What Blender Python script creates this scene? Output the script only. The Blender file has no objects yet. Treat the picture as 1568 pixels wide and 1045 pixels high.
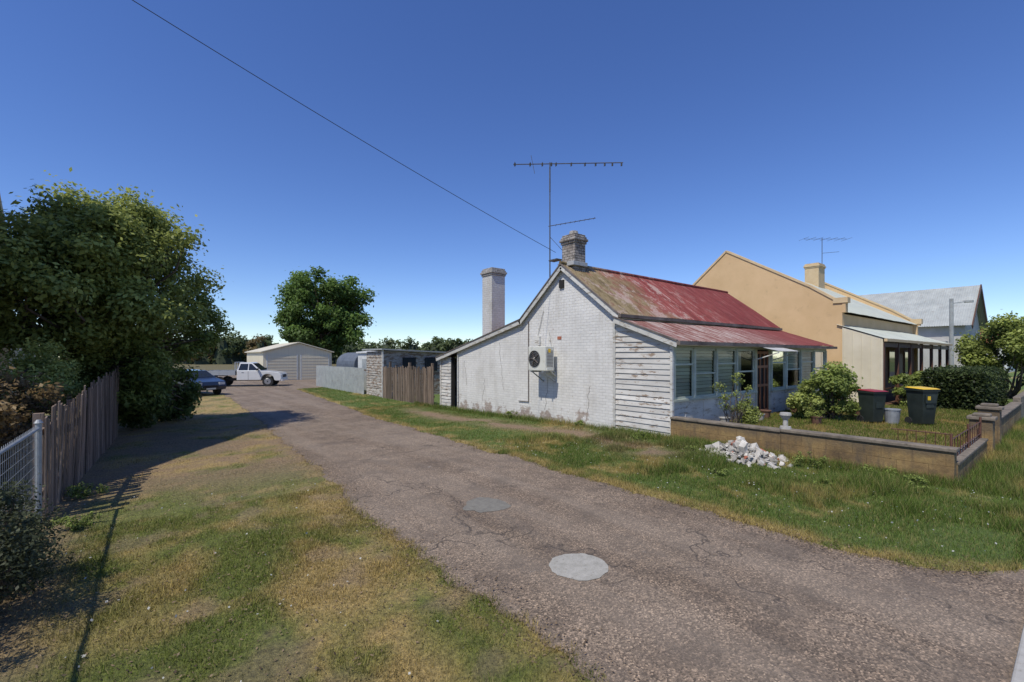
import bpy, math, random, numpy as np
from mathutils import Vector, Matrix
random.seed(7); rng=np.random.default_rng(7)
scene=bpy.context.scene
scene.view_settings.view_transform='Standard'; scene.view_settings.look='None'; scene.view_settings.exposure=0
V=Vector
# ---------------------------------------------------------------- node helper
class N:
    def __init__(s,name):
        s.m=bpy.data.materials.new(name); s.m.use_nodes=True; s.nt=s.m.node_tree
        s.b=s.nt.nodes['Principled BSDF']; s.L=s.nt.links.new
    def new(s,t): return s.nt.nodes.new(t)
    def put(s,v,sock):
        if isinstance(v,bpy.types.NodeSocket): s.L(v,sock)
        else:
            if isinstance(v,(tuple,list)) and len(v)==3 and sock.type=='RGBA': v=(*v,1)
            sock.default_value=v
    def coord(s,sc=(1,1,1)):
        t=s.new('ShaderNodeTexCoord'); m=s.new('ShaderNodeMapping'); s.L(t.outputs['Object'],m.inputs[0]); m.inputs['Scale'].default_value=sc; return m.outputs[0]
    def noise(s,vec,scale,detail=5,rough=.6):
        n=s.new('ShaderNodeTexNoise'); s.L(vec,n.inputs['Vector']); n.inputs['Scale'].default_value=scale; n.inputs['Detail'].default_value=detail; n.inputs['Roughness'].default_value=rough; return n.outputs['Fac']
    def voro(s,vec,scale,feat='F1',out='Distance'):
        n=s.new('ShaderNodeTexVoronoi'); n.feature=feat; s.L(vec,n.inputs['Vector']); n.inputs['Scale'].default_value=scale; return n.outputs[out]
    def ramp(s,fac,stops):
        r=s.new('ShaderNodeValToRGB'); s.L(fac,r.inputs[0]); e=r.color_ramp.elements
        while len(e)<len(stops): e.new(.5)
        for i,(p,c) in enumerate(stops):
            e[i].position=p
            e[i].color=(c,c,c,1) if isinstance(c,(int,float)) else (*c,1)
        return r.outputs[0]
    def mix(s,f,a,b,mode='MIX'):
        n=s.new('ShaderNodeMix'); n.data_type='RGBA'; n.blend_type=mode; s.put(f,n.inputs[0]); s.put(a,n.inputs[6]); s.put(b,n.inputs[7]); return n.outputs[2]
    def math(s,op,a,b=0.0,clamp=False):
        n=s.new('ShaderNodeMath'); n.operation=op; n.use_clamp=clamp; s.put(a,n.inputs[0]); s.put(b,n.inputs[1]); return n.outputs[0]
    def sep(s,vec):
        n=s.new('ShaderNodeSeparateXYZ'); s.L(vec,n.inputs[0]); return n.outputs
    def comb(s,x,y,z=0.0):
        n=s.new('ShaderNodeCombineXYZ'); s.put(x,n.inputs[0]); s.put(y,n.inputs[1]); s.put(z,n.inputs[2]); return n.outputs[0]
    def island(s,lo=.7,hi=1.2):
        g=s.new('ShaderNodeNewGeometry'); return s.ramp(g.outputs['Random Per Island'],[(0,lo),(1,hi)])
    def bump(s,h,st=.5,dist=.01,nrm=None):
        n=s.new('ShaderNodeBump'); n.inputs['Strength'].default_value=st; n.inputs['Distance'].default_value=dist; s.L(h,n.inputs['Height'])
        if nrm: s.L(nrm,n.inputs['Normal'])
        return n.outputs[0]
    def fin(s,col,rough=.8,nrm=None,metal=0):
        s.put(col,s.b.inputs['Base Color']); s.put(rough,s.b.inputs['Roughness']); s.b.inputs['Metallic'].default_value=metal
        if nrm: s.L(nrm,s.b.inputs['Normal'])
        return s.m
def mat(name,c1,c2,scale=4,rough=.8,bump=.3,bscale=40,dist=.004,vec=(1,1,1),metal=0,dirt=None,isl=None,dlo=.55):
    n=N(name); v=n.coord(vec); col=n.ramp(n.noise(v,scale),[(.3,c1),(.7,c2)])
    if dirt: col=n.mix(n.ramp(n.noise(v,scale*3.3,8,.7),[(dlo,0),(dlo+.17,1)]),col,dirt)
    if isl: col=n.mix(1.0,col,n.island(*isl),'MULTIPLY')
    return n.fin(col,rough,n.bump(n.noise(v,bscale),bump,dist),metal)
def attrmat(name,transl=.3,rough=.6,vary=0):
    n=N(name); a=n.new('ShaderNodeAttribute'); a.attribute_name='Col'
    n.fin(a.outputs['Color'],rough); n.b.inputs['Specular IOR Level'].default_value=.25
    if transl:
        t=n.new('ShaderNodeBsdfTranslucent'); n.L(a.outputs['Color'],t.inputs[0]); ms=n.new('ShaderNodeMixShader'); ms.inputs[0].default_value=transl
        n.L(n.b.outputs[0],ms.inputs[1]); n.L(t.outputs[0],ms.inputs[2]); n.L(ms.outputs[0],n.nt.nodes['Material Output'].inputs[0])
    return n.m
# ---------------------------------------------------------------- mesh helper
class MB:
    def __init__(s): s.v=[];s.f=[];s.mi=[];s.mats=[]
    def mid(s,m):
        if m not in s.mats: s.mats.append(m)
        return s.mats.index(m)
    def poly(s,pts,m):
        b=len(s.v); s.v+= [tuple(p) for p in pts]; s.f.append(tuple(range(b,b+len(pts)))); s.mi.append(s.mid(m))
    def hexa(s,p,m):
        b=len(s.v); s.v+=[tuple(q) for q in p]
        for f in ((3,2,1,0),(4,5,6,7),(0,1,5,4),(1,2,6,5),(2,3,7,6),(3,0,4,7)):
            s.f.append(tuple(b+i for i in f)); s.mi.append(s.mid(m))
    def box(s,x0,x1,y0,y1,z0,z1,m): s.hexa([(x0,y0,z0),(x1,y0,z0),(x1,y1,z0),(x0,y1,z0),(x0,y0,z1),(x1,y0,z1),(x1,y1,z1),(x0,y1,z1)],m)
    def beam(s,p0,p1,w,h,m,up=(0,0,1)):
        p0=V(p0);p1=V(p1);d=(p1-p0).normalized(); a=d.cross(V(up)).normalized(); u=a.cross(d).normalized()
        q=[]
        for p in (p0,p1):
            q.append([p-a*w/2-u*h/2,p+a*w/2-u*h/2,p+a*w/2+u*h/2,p-a*w/2+u*h/2])
        A,B=q; s.hexa([A[0],A[1],B[1],B[0],A[3],A[2],B[2],B[3]],m)
    def cyl(s,p0,p1,r0,r1,m,n=8,cap=True):
        p0=V(p0);p1=V(p1);d=(p1-p0).normalized(); a=d.orthogonal().normalized(); c=d.cross(a); b=len(s.v)
        for p,r in((p0,r0),(p1,r1)):
            for i in range(n):
                t=2*math.pi*i/n; s.v.append(tuple(p+(a*math.cos(t)+c*math.sin(t))*r))
        k=s.mid(m)
        for i in range(n):
            j=(i+1)%n; s.f.append((b+i,b+j,b+n+j,b+n+i)); s.mi.append(k)
        if cap: s.f.append(tuple(b+n-1-i for i in range(n))); s.f.append(tuple(b+n+i for i in range(n))); s.mi+=[k,k]
    def prism(s,pts,off,m,cap=True):
        n=len(pts);b=len(s.v);o=V(off); s.v+=[tuple(p) for p in pts]+[tuple(V(p)+o) for p in pts]; k=s.mid(m)
        s.f.append(tuple(range(b,b+n))); s.f.append(tuple(range(b+2*n-1,b+n-1,-1))); s.mi+=[k,k]
        for i in range(n):
            j=(i+1)%n; s.f.append((b+j,b+i,b+n+i,b+n+j)); s.mi.append(k)
    def build(s,name,parent=None,bevel=0,smooth=False):
        me=bpy.data.meshes.new(name); me.from_pydata(s.v,[],s.f); 
        for m in s.mats: me.materials.append(m)
        me.polygons.foreach_set('material_index',s.mi)
        if smooth: me.polygons.foreach_set('use_smooth',[True]*len(s.f))
        me.update()
        import bmesh
        bm=bmesh.new(); bm.from_mesh(me); bmesh.ops.recalc_face_normals(bm,faces=bm.faces); bm.to_mesh(me); bm.free()
        o=bpy.data.objects.new(name,me); scene.collection.objects.link(o)
        if bevel:
            md=o.modifiers.new('b','BEVEL'); md.width=bevel; md.segments=2; md.limit_method='ANGLE'
        if parent: attach(o,parent)
        return o
def attach(o,p):
    o.parent=p
    if not p.get('local'): o.matrix_parent_inverse=Matrix.LocRotScale(p.location,p.rotation_euler,None).inverted()
def empty(name,loc=(0,0,0),rotz=0,local=False):
    e=bpy.data.objects.new(name,None); e.location=loc; e.rotation_euler=(0,0,rotz); e.empty_display_size=.3; scene.collection.objects.link(e)
    if local: e['local']=1
    return e
def npmesh(name,verts,faces,mats,col=None,smooth=False,parent=None):
    verts=np.asarray(verts,np.float32);faces=np.asarray(faces,np.int32);k=faces.shape[1]
    me=bpy.data.meshes.new(name); me.vertices.add(len(verts)); me.vertices.foreach_set('co',verts.ravel())
    me.loops.add(faces.size); me.loops.foreach_set('vertex_index',faces.ravel())
    me.polygons.add(len(faces)); me.polygons.foreach_set('loop_start',np.arange(len(faces),dtype=np.int32)*k)
    try: me.polygons.foreach_set('loop_total',np.full(len(faces),k,np.int32))
    except Exception: pass
    if smooth: me.polygons.foreach_set('use_smooth',np.ones(len(faces),bool))
    me.update(calc_edges=True)
    if col is not None:
        a=me.attributes.new('Col','FLOAT_COLOR','POINT'); c=np.ones((len(verts),4),np.float32); c[:,:3]=col; a.data.foreach_set('color',c.ravel())
    me.materials.append(mats); o=bpy.data.objects.new(name,me); scene.collection.objects.link(o)
    if parent: attach(o,parent)
    return o
_lat={}
def vn(x,y,sc,seed=0):
    if seed not in _lat: _lat[seed]=np.random.default_rng(seed+100).random((256,256))
    L=_lat[seed]; x=np.asarray(x,float)*sc+37.3; y=np.asarray(y,float)*sc+91.7
    xi=np.floor(x).astype(int); yi=np.floor(y).astype(int); fx=x-xi; fy=y-yi; fx=fx*fx*(3-2*fx); fy=fy*fy*(3-2*fy)
    g=lambda i,j:L[(xi+i)%256,(yi+j)%256]
    return (g(0,0)*(1-fx)+g(1,0)*fx)*(1-fy)+(g(0,1)*(1-fx)+g(1,1)*fx)*fy
def fbm(x,y,sc,seed=0,o=4):
    r=0;a=.5;t=0
    for i in range(o): r=r+a*vn(x,y,sc*2**i,seed+i); t+=a; a*=.5
    return r/t
def ss(a,b,x): t=np.clip((np.asarray(x,float)-a)/(b-a),0,1); return t*t*(3-2*t)
def tz(y): return -.22*ss(7,18,y)
def RL(y): return np.interp(y,[-2,2,5,10,17,29,34,37,70],[2.15,2.2,2.2,2.5,2.95,3.4,3.4,-8,-8])+(fbm(y,y*0+3,1.3,5)-.5)*.35+(fbm(y,y*0+9,6,8)-.5)*.2
def RR(y): return np.interp(y,[-2,.2,.6,.9,2,3,5.2,9.7,15,29,34,37,70],[9,7.0,6.3,6.05,5.8,5.95,5.85,5.95,6.5,7.6,8,16,16])+(fbm(y,y*0+13,1.3,15)-.5)*.35+(fbm(y,y*0+19,6,18)-.5)*.2
# ---------------------------------------------------------------- camera, light, world
cam=bpy.data.cameras.new('camera'); co=bpy.data.objects.new('camera',cam); scene.collection.objects.link(co); scene.camera=co
co.location=(0,0,2.1); co.rotation_euler=(math.radians(90),0,math.radians(-38.44)); cam.lens=16.03; cam.sensor_width=36; cam.shift_y=.0144; cam.clip_end=3000; cam.clip_start=.05
sd=V((-.66,-.16,1.08)).normalized()
sl=bpy.data.lights.new('sun','SUN'); sl.energy=4.2; sl.angle=math.radians(.7); sl.color=(1,.94,.82)
so=bpy.data.objects.new('sun',sl); scene.collection.objects.link(so); so.rotation_euler=sd.to_track_quat('Z','Y').to_euler(); so.location=(-20,-10,40)
w=bpy.data.worlds.new('World'); scene.world=w; w.use_nodes=True; nt=w.node_tree; bg=nt.nodes['Background']
sk=nt.nodes.new('ShaderNodeTexSky'); sk.sky_type='NISHITA'; sk.sun_disc=False; sk.sun_elevation=math.asin(sd.z); sk.sun_rotation=math.atan2(sd.x,sd.y)
sk.air_density=1.0; sk.dust_density=.0; sk.ozone_density=5.0; sk.altitude=900
hs=nt.nodes.new('ShaderNodeHueSaturation'); hs.inputs['Hue'].default_value=.514; hs.inputs['Saturation'].default_value=1.15; nt.links.new(sk.outputs[0],hs.inputs['Color'])
nt.links.new(hs.outputs[0],bg.inputs[0]); bg.inputs[1].default_value=.15
# ---------------------------------------------------------------- materials
def m_paintbrick(name='painted_white_brick',base=1.0,stain=.5):
    n=N(name); o=n.coord(); x,y,z=n.sep(o)
    xy=n.math('ADD',x,y); bv=n.comb(xy,z)
    b=n.new('ShaderNodeTexBrick'); n.L(bv,b.inputs['Vector']); b.inputs['Scale'].default_value=1; b.inputs['Brick Width'].default_value=.24; b.inputs['Row Height'].default_value=.086; b.inputs['Mortar Size'].default_value=.007; b.inputs['Mortar Smooth'].default_value=.4
    b.inputs['Color1'].default_value=(1,1,1,1); b.inputs['Color2'].default_value=(.93,.93,.93,1); b.inputs['Mortar'].default_value=(.78,.78,.78,1)
    col=n.ramp(n.noise(o,1.1,6),[(.3,(.62*base,.61*base,.585*base)),(.7,(.74*base,.73*base,.705*base))]); col=n.mix(1.0,col,b.outputs['Color'],'MULTIPLY')
    st=n.noise(n.coord((1,1,.22)),2.4,9,.72); col=n.mix(n.ramp(st,[(.50,0),(.76,stain)]),col,(.38,.35,.30))
    st2=n.noise(n.coord((3,3,.5)),2.4,8,.7); col=n.mix(n.ramp(st2,[(.60,0),(.72,.35)]),col,(.24,.21,.17))
    low=n.math('SUBTRACT',n.noise(o,1.8,9,.75),n.math('MULTIPLY',z,.30)); lm=n.ramp(low,[(.44,0),(.49,1)])
    brk=n.ramp(n.noise(o,9,4),[(.3,(.19,.11,.08)),(.7,(.40,.33,.27))]); brk=n.mix(1.0,brk,b.outputs['Color'],'MULTIPLY'); col=n.mix(n.math('MULTIPLY',lm,.8),col,brk)
    pk=n.ramp(n.noise(o,6.5,9,.7),[(.66,0),(.68,.9)]); col=n.mix(pk,col,(.30,.20,.15))
    h=n.math('MULTIPLY',b.outputs['Fac'],-1.0); nb=n.bump(h,.6,.009); nb2=n.bump(n.noise(o,12,7),.35,.02,nb)
    return n.fin(col,.8,nb2)
def m_boards(name,base=(.68,.66,.62),dirt=(.25,.185,.135),amt=.55):
    n=N(name); o=n.coord((1,1,4)); o2=n.coord()
    col=n.ramp(n.noise(o,1.5,6),[(.3,tuple(c*.76 for c in base)),(.7,base)]); col=n.mix(1.0,col,n.island(.82,1.05),'MULTIPLY')
    p=n.noise(o,2.6,10,.78); col=n.mix(n.ramp(p,[(amt,0),(amt+.03,1)]),col,dirt)
    col=n.mix(n.ramp(n.noise(o2,1.7,5),[(.48,0),(.82,.5)]),col,(.33,.31,.27))
    return n.fin(col,.75,n.bump(n.noise(o,18,6),.3,.004))
def m_redroof(name,kind):
    n=N(name); o=n.coord(); x,y,z=n.sep(o); st=n.coord((2.2,.3,.3)); ff=n.noise(st,2.6,9,.75); blot=n.noise(n.coord((1,.75,.75)),1.9,9,.72)
    if kind=='main':
        left=n.ramp(n.noise(n.coord((1.7,.55,.55)),1.9,9,.72),[(.30,(.055,.038,.02)),(.44,(.15,.11,.048)),(.53,(.23,.18,.10)),(.62,(.15,.07,.04)),(.75,(.38,.31,.25))])
        right=n.ramp(ff,[(.3,(.09,.018,.015)),(.44,(.17,.024,.022)),(.56,(.25,.065,.055)),(.70,(.42,.33,.31))])
        t=n.math('ADD',n.math('MULTIPLY',n.math('SUBTRACT',x,11.2),.27),n.math('MULTIPLY',n.math('SUBTRACT',n.noise(o,.9,6,.7),.5),2.2))
        col=n.mix(n.ramp(t,[(.05,0),(.6,1)]),left,right)
        g=n.ramp(blot,[(.53,0),(.60,1)]); nf=n.ramp(n.math('MULTIPLY',n.math('SUBTRACT',x,14.0),.3,True),[(0,.7),(1,.15)]); col=n.mix(n.math('MULTIPLY',g,nf),col,(.36,.28,.25))
        far=n.ramp(n.math('MULTIPLY',n.math('SUBTRACT',x,14.6),.3,True),[(0,0),(1,.75)]); col=n.mix(far,col,n.ramp(ff,[(.35,(.10,.012,.014)),(.7,(.20,.026,.026))]))
    else:
        col=n.ramp(ff,[(.32,(.09,.03,.022)),(.44,(.18,.065,.05)),(.54,(.30,.21,.19)),(.66,(.48,.45,.42))])
        far=n.math('MULTIPLY',n.math('SUBTRACT',x,14.0),.22,True); col=n.mix(far,col,n.ramp(ff,[(.35,(.11,.016,.016)),(.6,(.22,.055,.048)),(.74,(.36,.27,.25))]))
    sp=n.ramp(n.noise(o,11,8,.75),[(.56,0),(.64,1)]); col=n.mix(n.math('MULTIPLY',sp,.7),col,(.10,.055,.033))
    return n.fin(col,.75,n.bump(n.noise(o,30,4),.25,.004))
M_brick=m_paintbrick(); M_chw=m_paintbrick('stained_white_chimney_brick',.8,.85); M_wb=m_boards('weathered_white_boards'); M_white=m_boards('old_white_trim',(.66,.65,.61),(.32,.28,.23)); M_wb2=m_boards('decayed_boards',(.48,.45,.40),(.19,.13,.085),.5)
M_frame=m_boards('pale_green_window_paint',(.52,.56,.46),(.32,.30,.22),.6)
M_roof=m_redroof('faded_red_iron','main'); M_roof2=m_redroof('faded_red_iron_veranda','v')
M_dark=mat('dark_void',(.012,.011,.01),(.02,.018,.016)); M_gut=mat('gutter_paint',(.08,.06,.05),(.20,.17,.15),3)
M_lap=mat('lapped_grey_iron',(.32,.33,.33),(.48,.48,.47),2,.5,vec=(3,.3,1),dirt=(.24,.15,.10))
M_pale=mat('pale_blind',(.56,.56,.48),(.68,.67,.59),2,.7,isl=(.7,1.1)); M_curt=mat('curtain',(.34,.33,.30),(.52,.50,.45),3,.9,vec=(12,1,.5))
M_metal=mat('galvanised_metal',(.24,.26,.28),(.36,.38,.40),8,.5,metal=.3); M_ant=mat('antenna_alloy',(.05,.05,.055),(.10,.10,.10),8,.5)
M_wood=mat('weathered_paling',(.13,.09,.065),(.27,.205,.16),2.2,.9,.8,22,.01,vec=(6,6,.5),dirt=(.06,.045,.035),isl=(.55,1.3)); M_wood2=mat('brown_paling',(.10,.07,.05),(.22,.165,.12),2.2,.9,.6,30,.006,vec=(5,5,.6),dirt=(.06,.04,.03),isl=(.55,1.3))
def m_render():
    n=N('stained_brown_block_wall'); o=n.coord(); x,y,z=n.sep(o)
    b=n.new('ShaderNodeTexBrick'); n.L(n.comb(n.math('ADD',x,y),n.math('ADD',z,.1)),b.inputs['Vector']); b.inputs['Scale'].default_value=1; b.inputs['Brick Width'].default_value=.42; b.inputs['Row Height'].default_value=.2; b.inputs['Mortar Size'].default_value=.006; b.inputs['Mortar Smooth'].default_value=.5
    b.inputs['Color1'].default_value=(1,1,1,1); b.inputs['Color2'].default_value=(.82,.8,.78,1); b.inputs['Mortar'].default_value=(.6,.57,.53,1)
    c=n.ramp(n.noise(o,1.8,8,.7),[(.3,(.12,.08,.042)),(.5,(.26,.17,.072)),(.7,(.38,.27,.11))]); c=n.mix(.8,c,b.outputs['Color'],'MULTIPLY')
    st=n.noise(n.coord((1.5,1.5,.3)),2.6,9,.75); c=n.mix(n.ramp(st,[(.50,0),(.66,.85)]),c,(.09,.07,.05))
    tp=n.math('ADD',z,n.math('MULTIPLY',n.math('SUBTRACT',n.noise(o,3,6),.5),.35)); c=n.mix(n.ramp(tp,[(.36,0),(.52,.7)]),c,(.09,.073,.055)); c=n.mix(n.ramp(tp,[(.0,.7),(.12,0)]),c,(.11,.10,.06))
    return n.fin(c,.92,n.bump(n.math('MULTIPLY',b.outputs['Fac'],-1.0),.5,.01,n.bump(n.noise(o,14,8,.7),.7,.02)))
M_rend=m_render(); M_cap=mat('mossy_cap',(.10,.085,.065),(.24,.20,.155),4,.9,.6,20,.01,dirt=(.07,.06,.045))
M_conc=mat('concrete',(.30,.29,.27),(.42,.41,.38),6,.9,.4,60,.004,dirt=(.22,.20,.17)); M_rubble=mat('rubble',(.36,.34,.30),(.60,.57,.52),5,.95,.6,30,.01,dirt=(.36,.29,.22),isl=(.6,1.2))
M_peach=mat('apricot_render',(.56,.385,.20),(.66,.465,.26),.9,.85,.3,dirt=(.48,.33,.18),dlo=.58); M_cream=mat('cream_paint',(.56,.50,.37),(.66,.60,.46),1.5,.7,.15)
M_cop=mat('apricot_coping',(.52,.38,.21),(.62,.48,.29),3,.8); M_niron=mat('pale_green_iron',(.40,.43,.37),(.54,.56,.49),1.5,.5,.1,vec=(2,.4,1),dirt=(.30,.28,.24))
M_giron=mat('grey_roof_iron',(.30,.32,.31),(.42,.44,.42),1.5,.5,dirt=(.27,.25,.22)); M_gwall=mat('grey_render',(.38,.37,.35),(.47,.46,.44),1.5,.85)
M_post=mat('oiled_brown_timber',(.07,.03,.018),(.14,.06,.035),3,.6,vec=(5,5,.5)); M_brk=mat('brown_brick',(.10,.05,.03),(.18,.10,.065),9,.9)
M_shed=mat('cream_steel',(.58,.52,.38),(.67,.61,.46),1,.5,.2,vec=(14,.3,.2)); M_wpaint=mat('white_shed_paint',(.52,.53,.51),(.64,.65,.63),2,.6,dirt=(.36,.34,.30))
M_ziron=mat('zinc_fence_iron',(.25,.27,.27),(.37,.39,.38),2,.55,dirt=(.20,.165,.135)); M_tarp=mat('blue_grey_tarp',(.07,.085,.11),(.13,.15,.18),3,.7)
M_redR=mat('red_tile_roof',(.30,.09,.05),(.40,.14,.08),3,.8); M_rub=mat('black_rubber',(.012,.012,.012),(.03,.03,.03),5,.8)
M_bark=mat('bark',(.06,.045,.033),(.14,.11,.085),6,.95,.8,22,.02,vec=(1,1,.3)); M_plastic=mat('plastic_off_white',(.60,.60,.54),(.68,.68,.62),2,.4,.05,dirt=(.44,.41,.33),dlo=.58)
M_bin=mat('dark_bin_plastic',(.015,.022,.02),(.03,.04,.036),4,.45,.1); M_redlid=mat('red_lid',(.24,.02,.02),(.33,.03,.028),3,.4,.1); M_yel=mat('yellow_lid',(.65,.42,.02),(.75,.5,.03),3,.4,.1)
def simple(name,c,r,metal=0,coat=0):
    m=mat(name,tuple(q*.9 for q in c),c,3,r,.03,metal=metal); m.node_tree.nodes['Principled BSDF'].inputs['Coat Weight'].default_value=coat; return m
M_cpw=simple('white_car_paint',(.66,.66,.65),.3,0,.6); M_cpb=simple('dark_blue_car_paint',(.03,.045,.075),.3,.3,.6); M_vglass=simple('vehicle_glass',(.02,.025,.03),.06); M_lamp=simple('headlamp',(.6,.62,.65),.12); M_alu=simple('tray_alloy',(.42,.43,.44),.4,.5); M_hub=simple('wheel_rim',(.35,.35,.36),.4,.6)
def m_glass():
    n=N('old_window_glass'); g=n.new('ShaderNodeBsdfGlossy'); g.inputs['Roughness'].default_value=.06; t=n.new('ShaderNodeBsdfTransparent'); t.inputs[0].default_value=(.84,.88,.82,1)
    f=n.new('ShaderNodeFresnel'); f.inputs[0].default_value=1.38; ms=n.new('ShaderNodeMixShader'); n.L(f.outputs[0],ms.inputs[0]); n.L(t.outputs[0],ms.inputs[1]); n.L(g.outputs[0],ms.inputs[2]); n.L(ms.outputs[0],n.nt.nodes['Material Output'].inputs[0])
    n.L(n.bump(n.noise(n.coord(),3,2),.15,.01),g.inputs['Normal']); return n.m
M_glass=m_glass()
M_leaf=attrmat('leaf',.42,.5); M_grass=attrmat('grass_blade',.35,.7)
# ---------------------------------------------------------------- ground
def axis(segs):
    a=[]
    for s,e,st in segs: a+=list(np.arange(s,e,st))
    return np.array(a+[segs[-1][1]])
gx=axis([(-700,-60,80),(-60,-10,5),(-10,-2,.5),(-2,11,.1),(11,30,.5),(30,100,5),(100,700,60)])
gy=axis([(-300,-20,35),(-20,-1,1),(-1,20,.1),(20,40,.4),(40,100,5),(100,900,80)])
X,Y=np.meshgrid(gx,gy,indexing='ij')
def gcol(x,y):
    left=x<4
    dry=np.where(left,ss(.36,.58,fbm(x,y,.85,21)*.7+.3*fbm(x,y,5,23)),ss(.53,.70,fbm(x,y,1.0,25)*.65+.35*fbm(x,y,6,27))*.8)
    d=lambda cx,cy,rx,ry: np.clip(1-np.hypot((x-cx)/rx,(y-cy)/ry),0,1)
    dry=np.clip(dry+1.6*d(1.35,4.2,.75,1.1)+1.2*d(1.9,6.6,.6,1.6)-1.6*d(.75,5.2,.5,1.2)-1.3*d(1.9,3.1,.5,1.2)-1.2*d(.2,3.6,.8,1.0)-.8*d(-.3,5,.6,1),0,1)
    dr=ss(6.5,10.5,y)*left*ss(.3,.6,fbm(x,y,1.4,31)*.7+.3*fbm(x,y,6,35))*.85*(1-ss(16,24,y)*.6)
    dr=np.maximum(dr,(1-ss(.0,.5,np.abs(x+.9)))*left*.7)
    band=np.exp(-((x-8.75-(fbm(y,y*0,.4,3)-.5)*1.6)/.6)**2)*ss(4.6,6,y)*(1-ss(16,20,y))
    dr=np.maximum(dr,band*ss(.15,.5,fbm(x,y,1.5,33))*1.0)
    e=np.minimum(np.abs(x-RL(y)),np.abs(x-RR(y))); dry=np.maximum(dry,(1-ss(.05,.45,e))*.9*ss(.3,.55,fbm(x,y,3,41)))
    dr=np.maximum(dr,ss(.60,.72,fbm(x,y,2.5,51))*.5*left)
    return np.clip(dry,0,1),np.clip(dr,0,1)
def shade(x,y): 
    dry,dr=gcol(x,y); g=np.where((x<4)[...,None],np.array([.165,.200,.040]),np.array([.125,.190,.038])); t=np.array([.46,.345,.14]); b=np.array([.29,.205,.135])
    c=g*(1-dry[...,None])+t*dry[...,None]; return c*(1-dr[...,None])+b*dr[...,None],dry,dr
inside=np.clip(np.minimum(X-RL(Y),RR(Y)-X)/.06,0,1)*(Y>-1)
Z=tz(Y)+(1-inside)*(.012+.035*(fbm(X,Y,1.5,61)-.3))-inside*.02
Z=np.where((np.abs(X)>60)|(Y>60)|(Y<-2),tz(Y)-.01,Z); Z=np.where((X>3.4)&(Y<.45)&(Y>-12),-.03,Z); Z=np.where((Y<.0),-.16,Z); Z=np.where((X>10.2)&(X<22)&(Y>.9)&(Y<19),-.05+tz(Y),Z)
C,_,_=shade(X,Y); far=ss(25,60,Y)[...,None]; C=C*(1-far)+np.array([.16,.14,.06])*far
nx,ny=X.shape; idx=np.arange(nx*ny).reshape(nx,ny); F=np.stack([idx[:-1,:-1],idx[1:,:-1],idx[1:,1:],idx[:-1,1:]],-1).reshape(-1,4)
n=N('verge_ground'); a=n.new('ShaderNodeAttribute'); a.attribute_name='Col'; o=n.coord()
c=n.mix(1.0,a.outputs['Color'],n.ramp(n.noise(o,26,9,.8),[(.34,(.26,.26,.25)),(.5,(.8,.78,.75)),(.64,(1.3,1.25,1.15))]),'MULTIPLY'); M_ground=n.fin(c,.95,n.bump(n.noise(o,35,8,.7),1.0,.04))
npmesh('ground',np.stack([X,Y,Z],-1).reshape(-1,3),F,M_ground,C.reshape(-1,3),True)
yy=axis([(-.02,40,.06),(40,64,1)]); tt=np.linspace(0,1,60); yy[0]=.02
def RZ(x,y,t): return tz(y)+.006+.02*(fbm(x,y,.6,71)-.5)*(y<30)+.012*(1-np.abs(2*t-1)**4)
XL=RL(yy);XR=RR(yy); XX=XL[:,None]+(XR-XL)[:,None]*tt; YY=np.repeat(yy[:,None],60,1); ZZ=RZ(XX,YY,tt)
idx=np.arange(XX.size).reshape(XX.shape); F=np.stack([idx[:-1,:-1],idx[:-1,1:],idx[1:,1:],idx[1:,:-1]],-1).reshape(-1,4)
def m_drive():
    n=N('worn_bitumen'); o=n.coord(); x,y,z=n.sep(o)
    c=n.ramp(n.noise(o,.7,7,.65),[(.3,(.155,.115,.080)),(.7,(.255,.20,.148))])
    st=n.voro(o,75,'F1','Color'); sv=n.new('ShaderNodeSeparateColor'); n.L(st,sv.inputs[0]); c=n.mix(1.0,c,n.ramp(sv.outputs[0],[(0,(.36,.35,.34)),(.5,(.88,.86,.84)),(.85,(1.35,1.3,1.25)),(1,(2.3,2.2,2.1))]),'MULTIPLY')
    c=n.mix(n.math('MULTIPLY',n.ramp(n.noise(o,1.6,9,.75),[(.47,0),(.62,1)]),.6),c,(.095,.073,.055))
    tr=n.ramp(n.noise(n.coord((1.6,.12,1)),1.1,5,.6),[(.42,0),(.6,1)]); c=n.mix(n.math('MULTIPLY',tr,.3),c,(.30,.245,.19))
    wv=n.new('ShaderNodeVectorMath'); wv.operation='ADD'; nn=n.new('ShaderNodeTexNoise'); nn.inputs['Scale'].default_value=2.5; nn.inputs['Detail'].default_value=6; n.L(o,nn.inputs['Vector']); sc=n.new('ShaderNodeVectorMath'); sc.operation='SCALE'; n.L(nn.outputs['Color'],sc.inputs[0]); sc.inputs['Scale'].default_value=.9; n.L(o,wv.inputs[0]); n.L(sc.outputs[0],wv.inputs[1])
    ck=n.voro(wv.outputs[0],.55,'DISTANCE_TO_EDGE'); cm=n.math('MULTIPLY',n.ramp(ck,[(0,1),(.010,0)]),n.ramp(n.noise(o,.5,2),[(.44,0),(.54,1)])); c=n.mix(n.math('MULTIPLY',cm,.7),c,(.05,.04,.032))
    pb=n.ramp(n.noise(o,5,6,.7),[(.68,0),(.71,.6)]); c=n.mix(pb,c,(.42,.38,.33))
    return n.fin(c,.88,n.bump(n.math('ADD',n.voro(o,75),n.math('MULTIPLY',cm,-1.5)),.8,.01))
npmesh('driveway',np.stack([XX,YY,ZZ],-1).reshape(-1,3),F,m_drive(),None,True)
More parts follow.
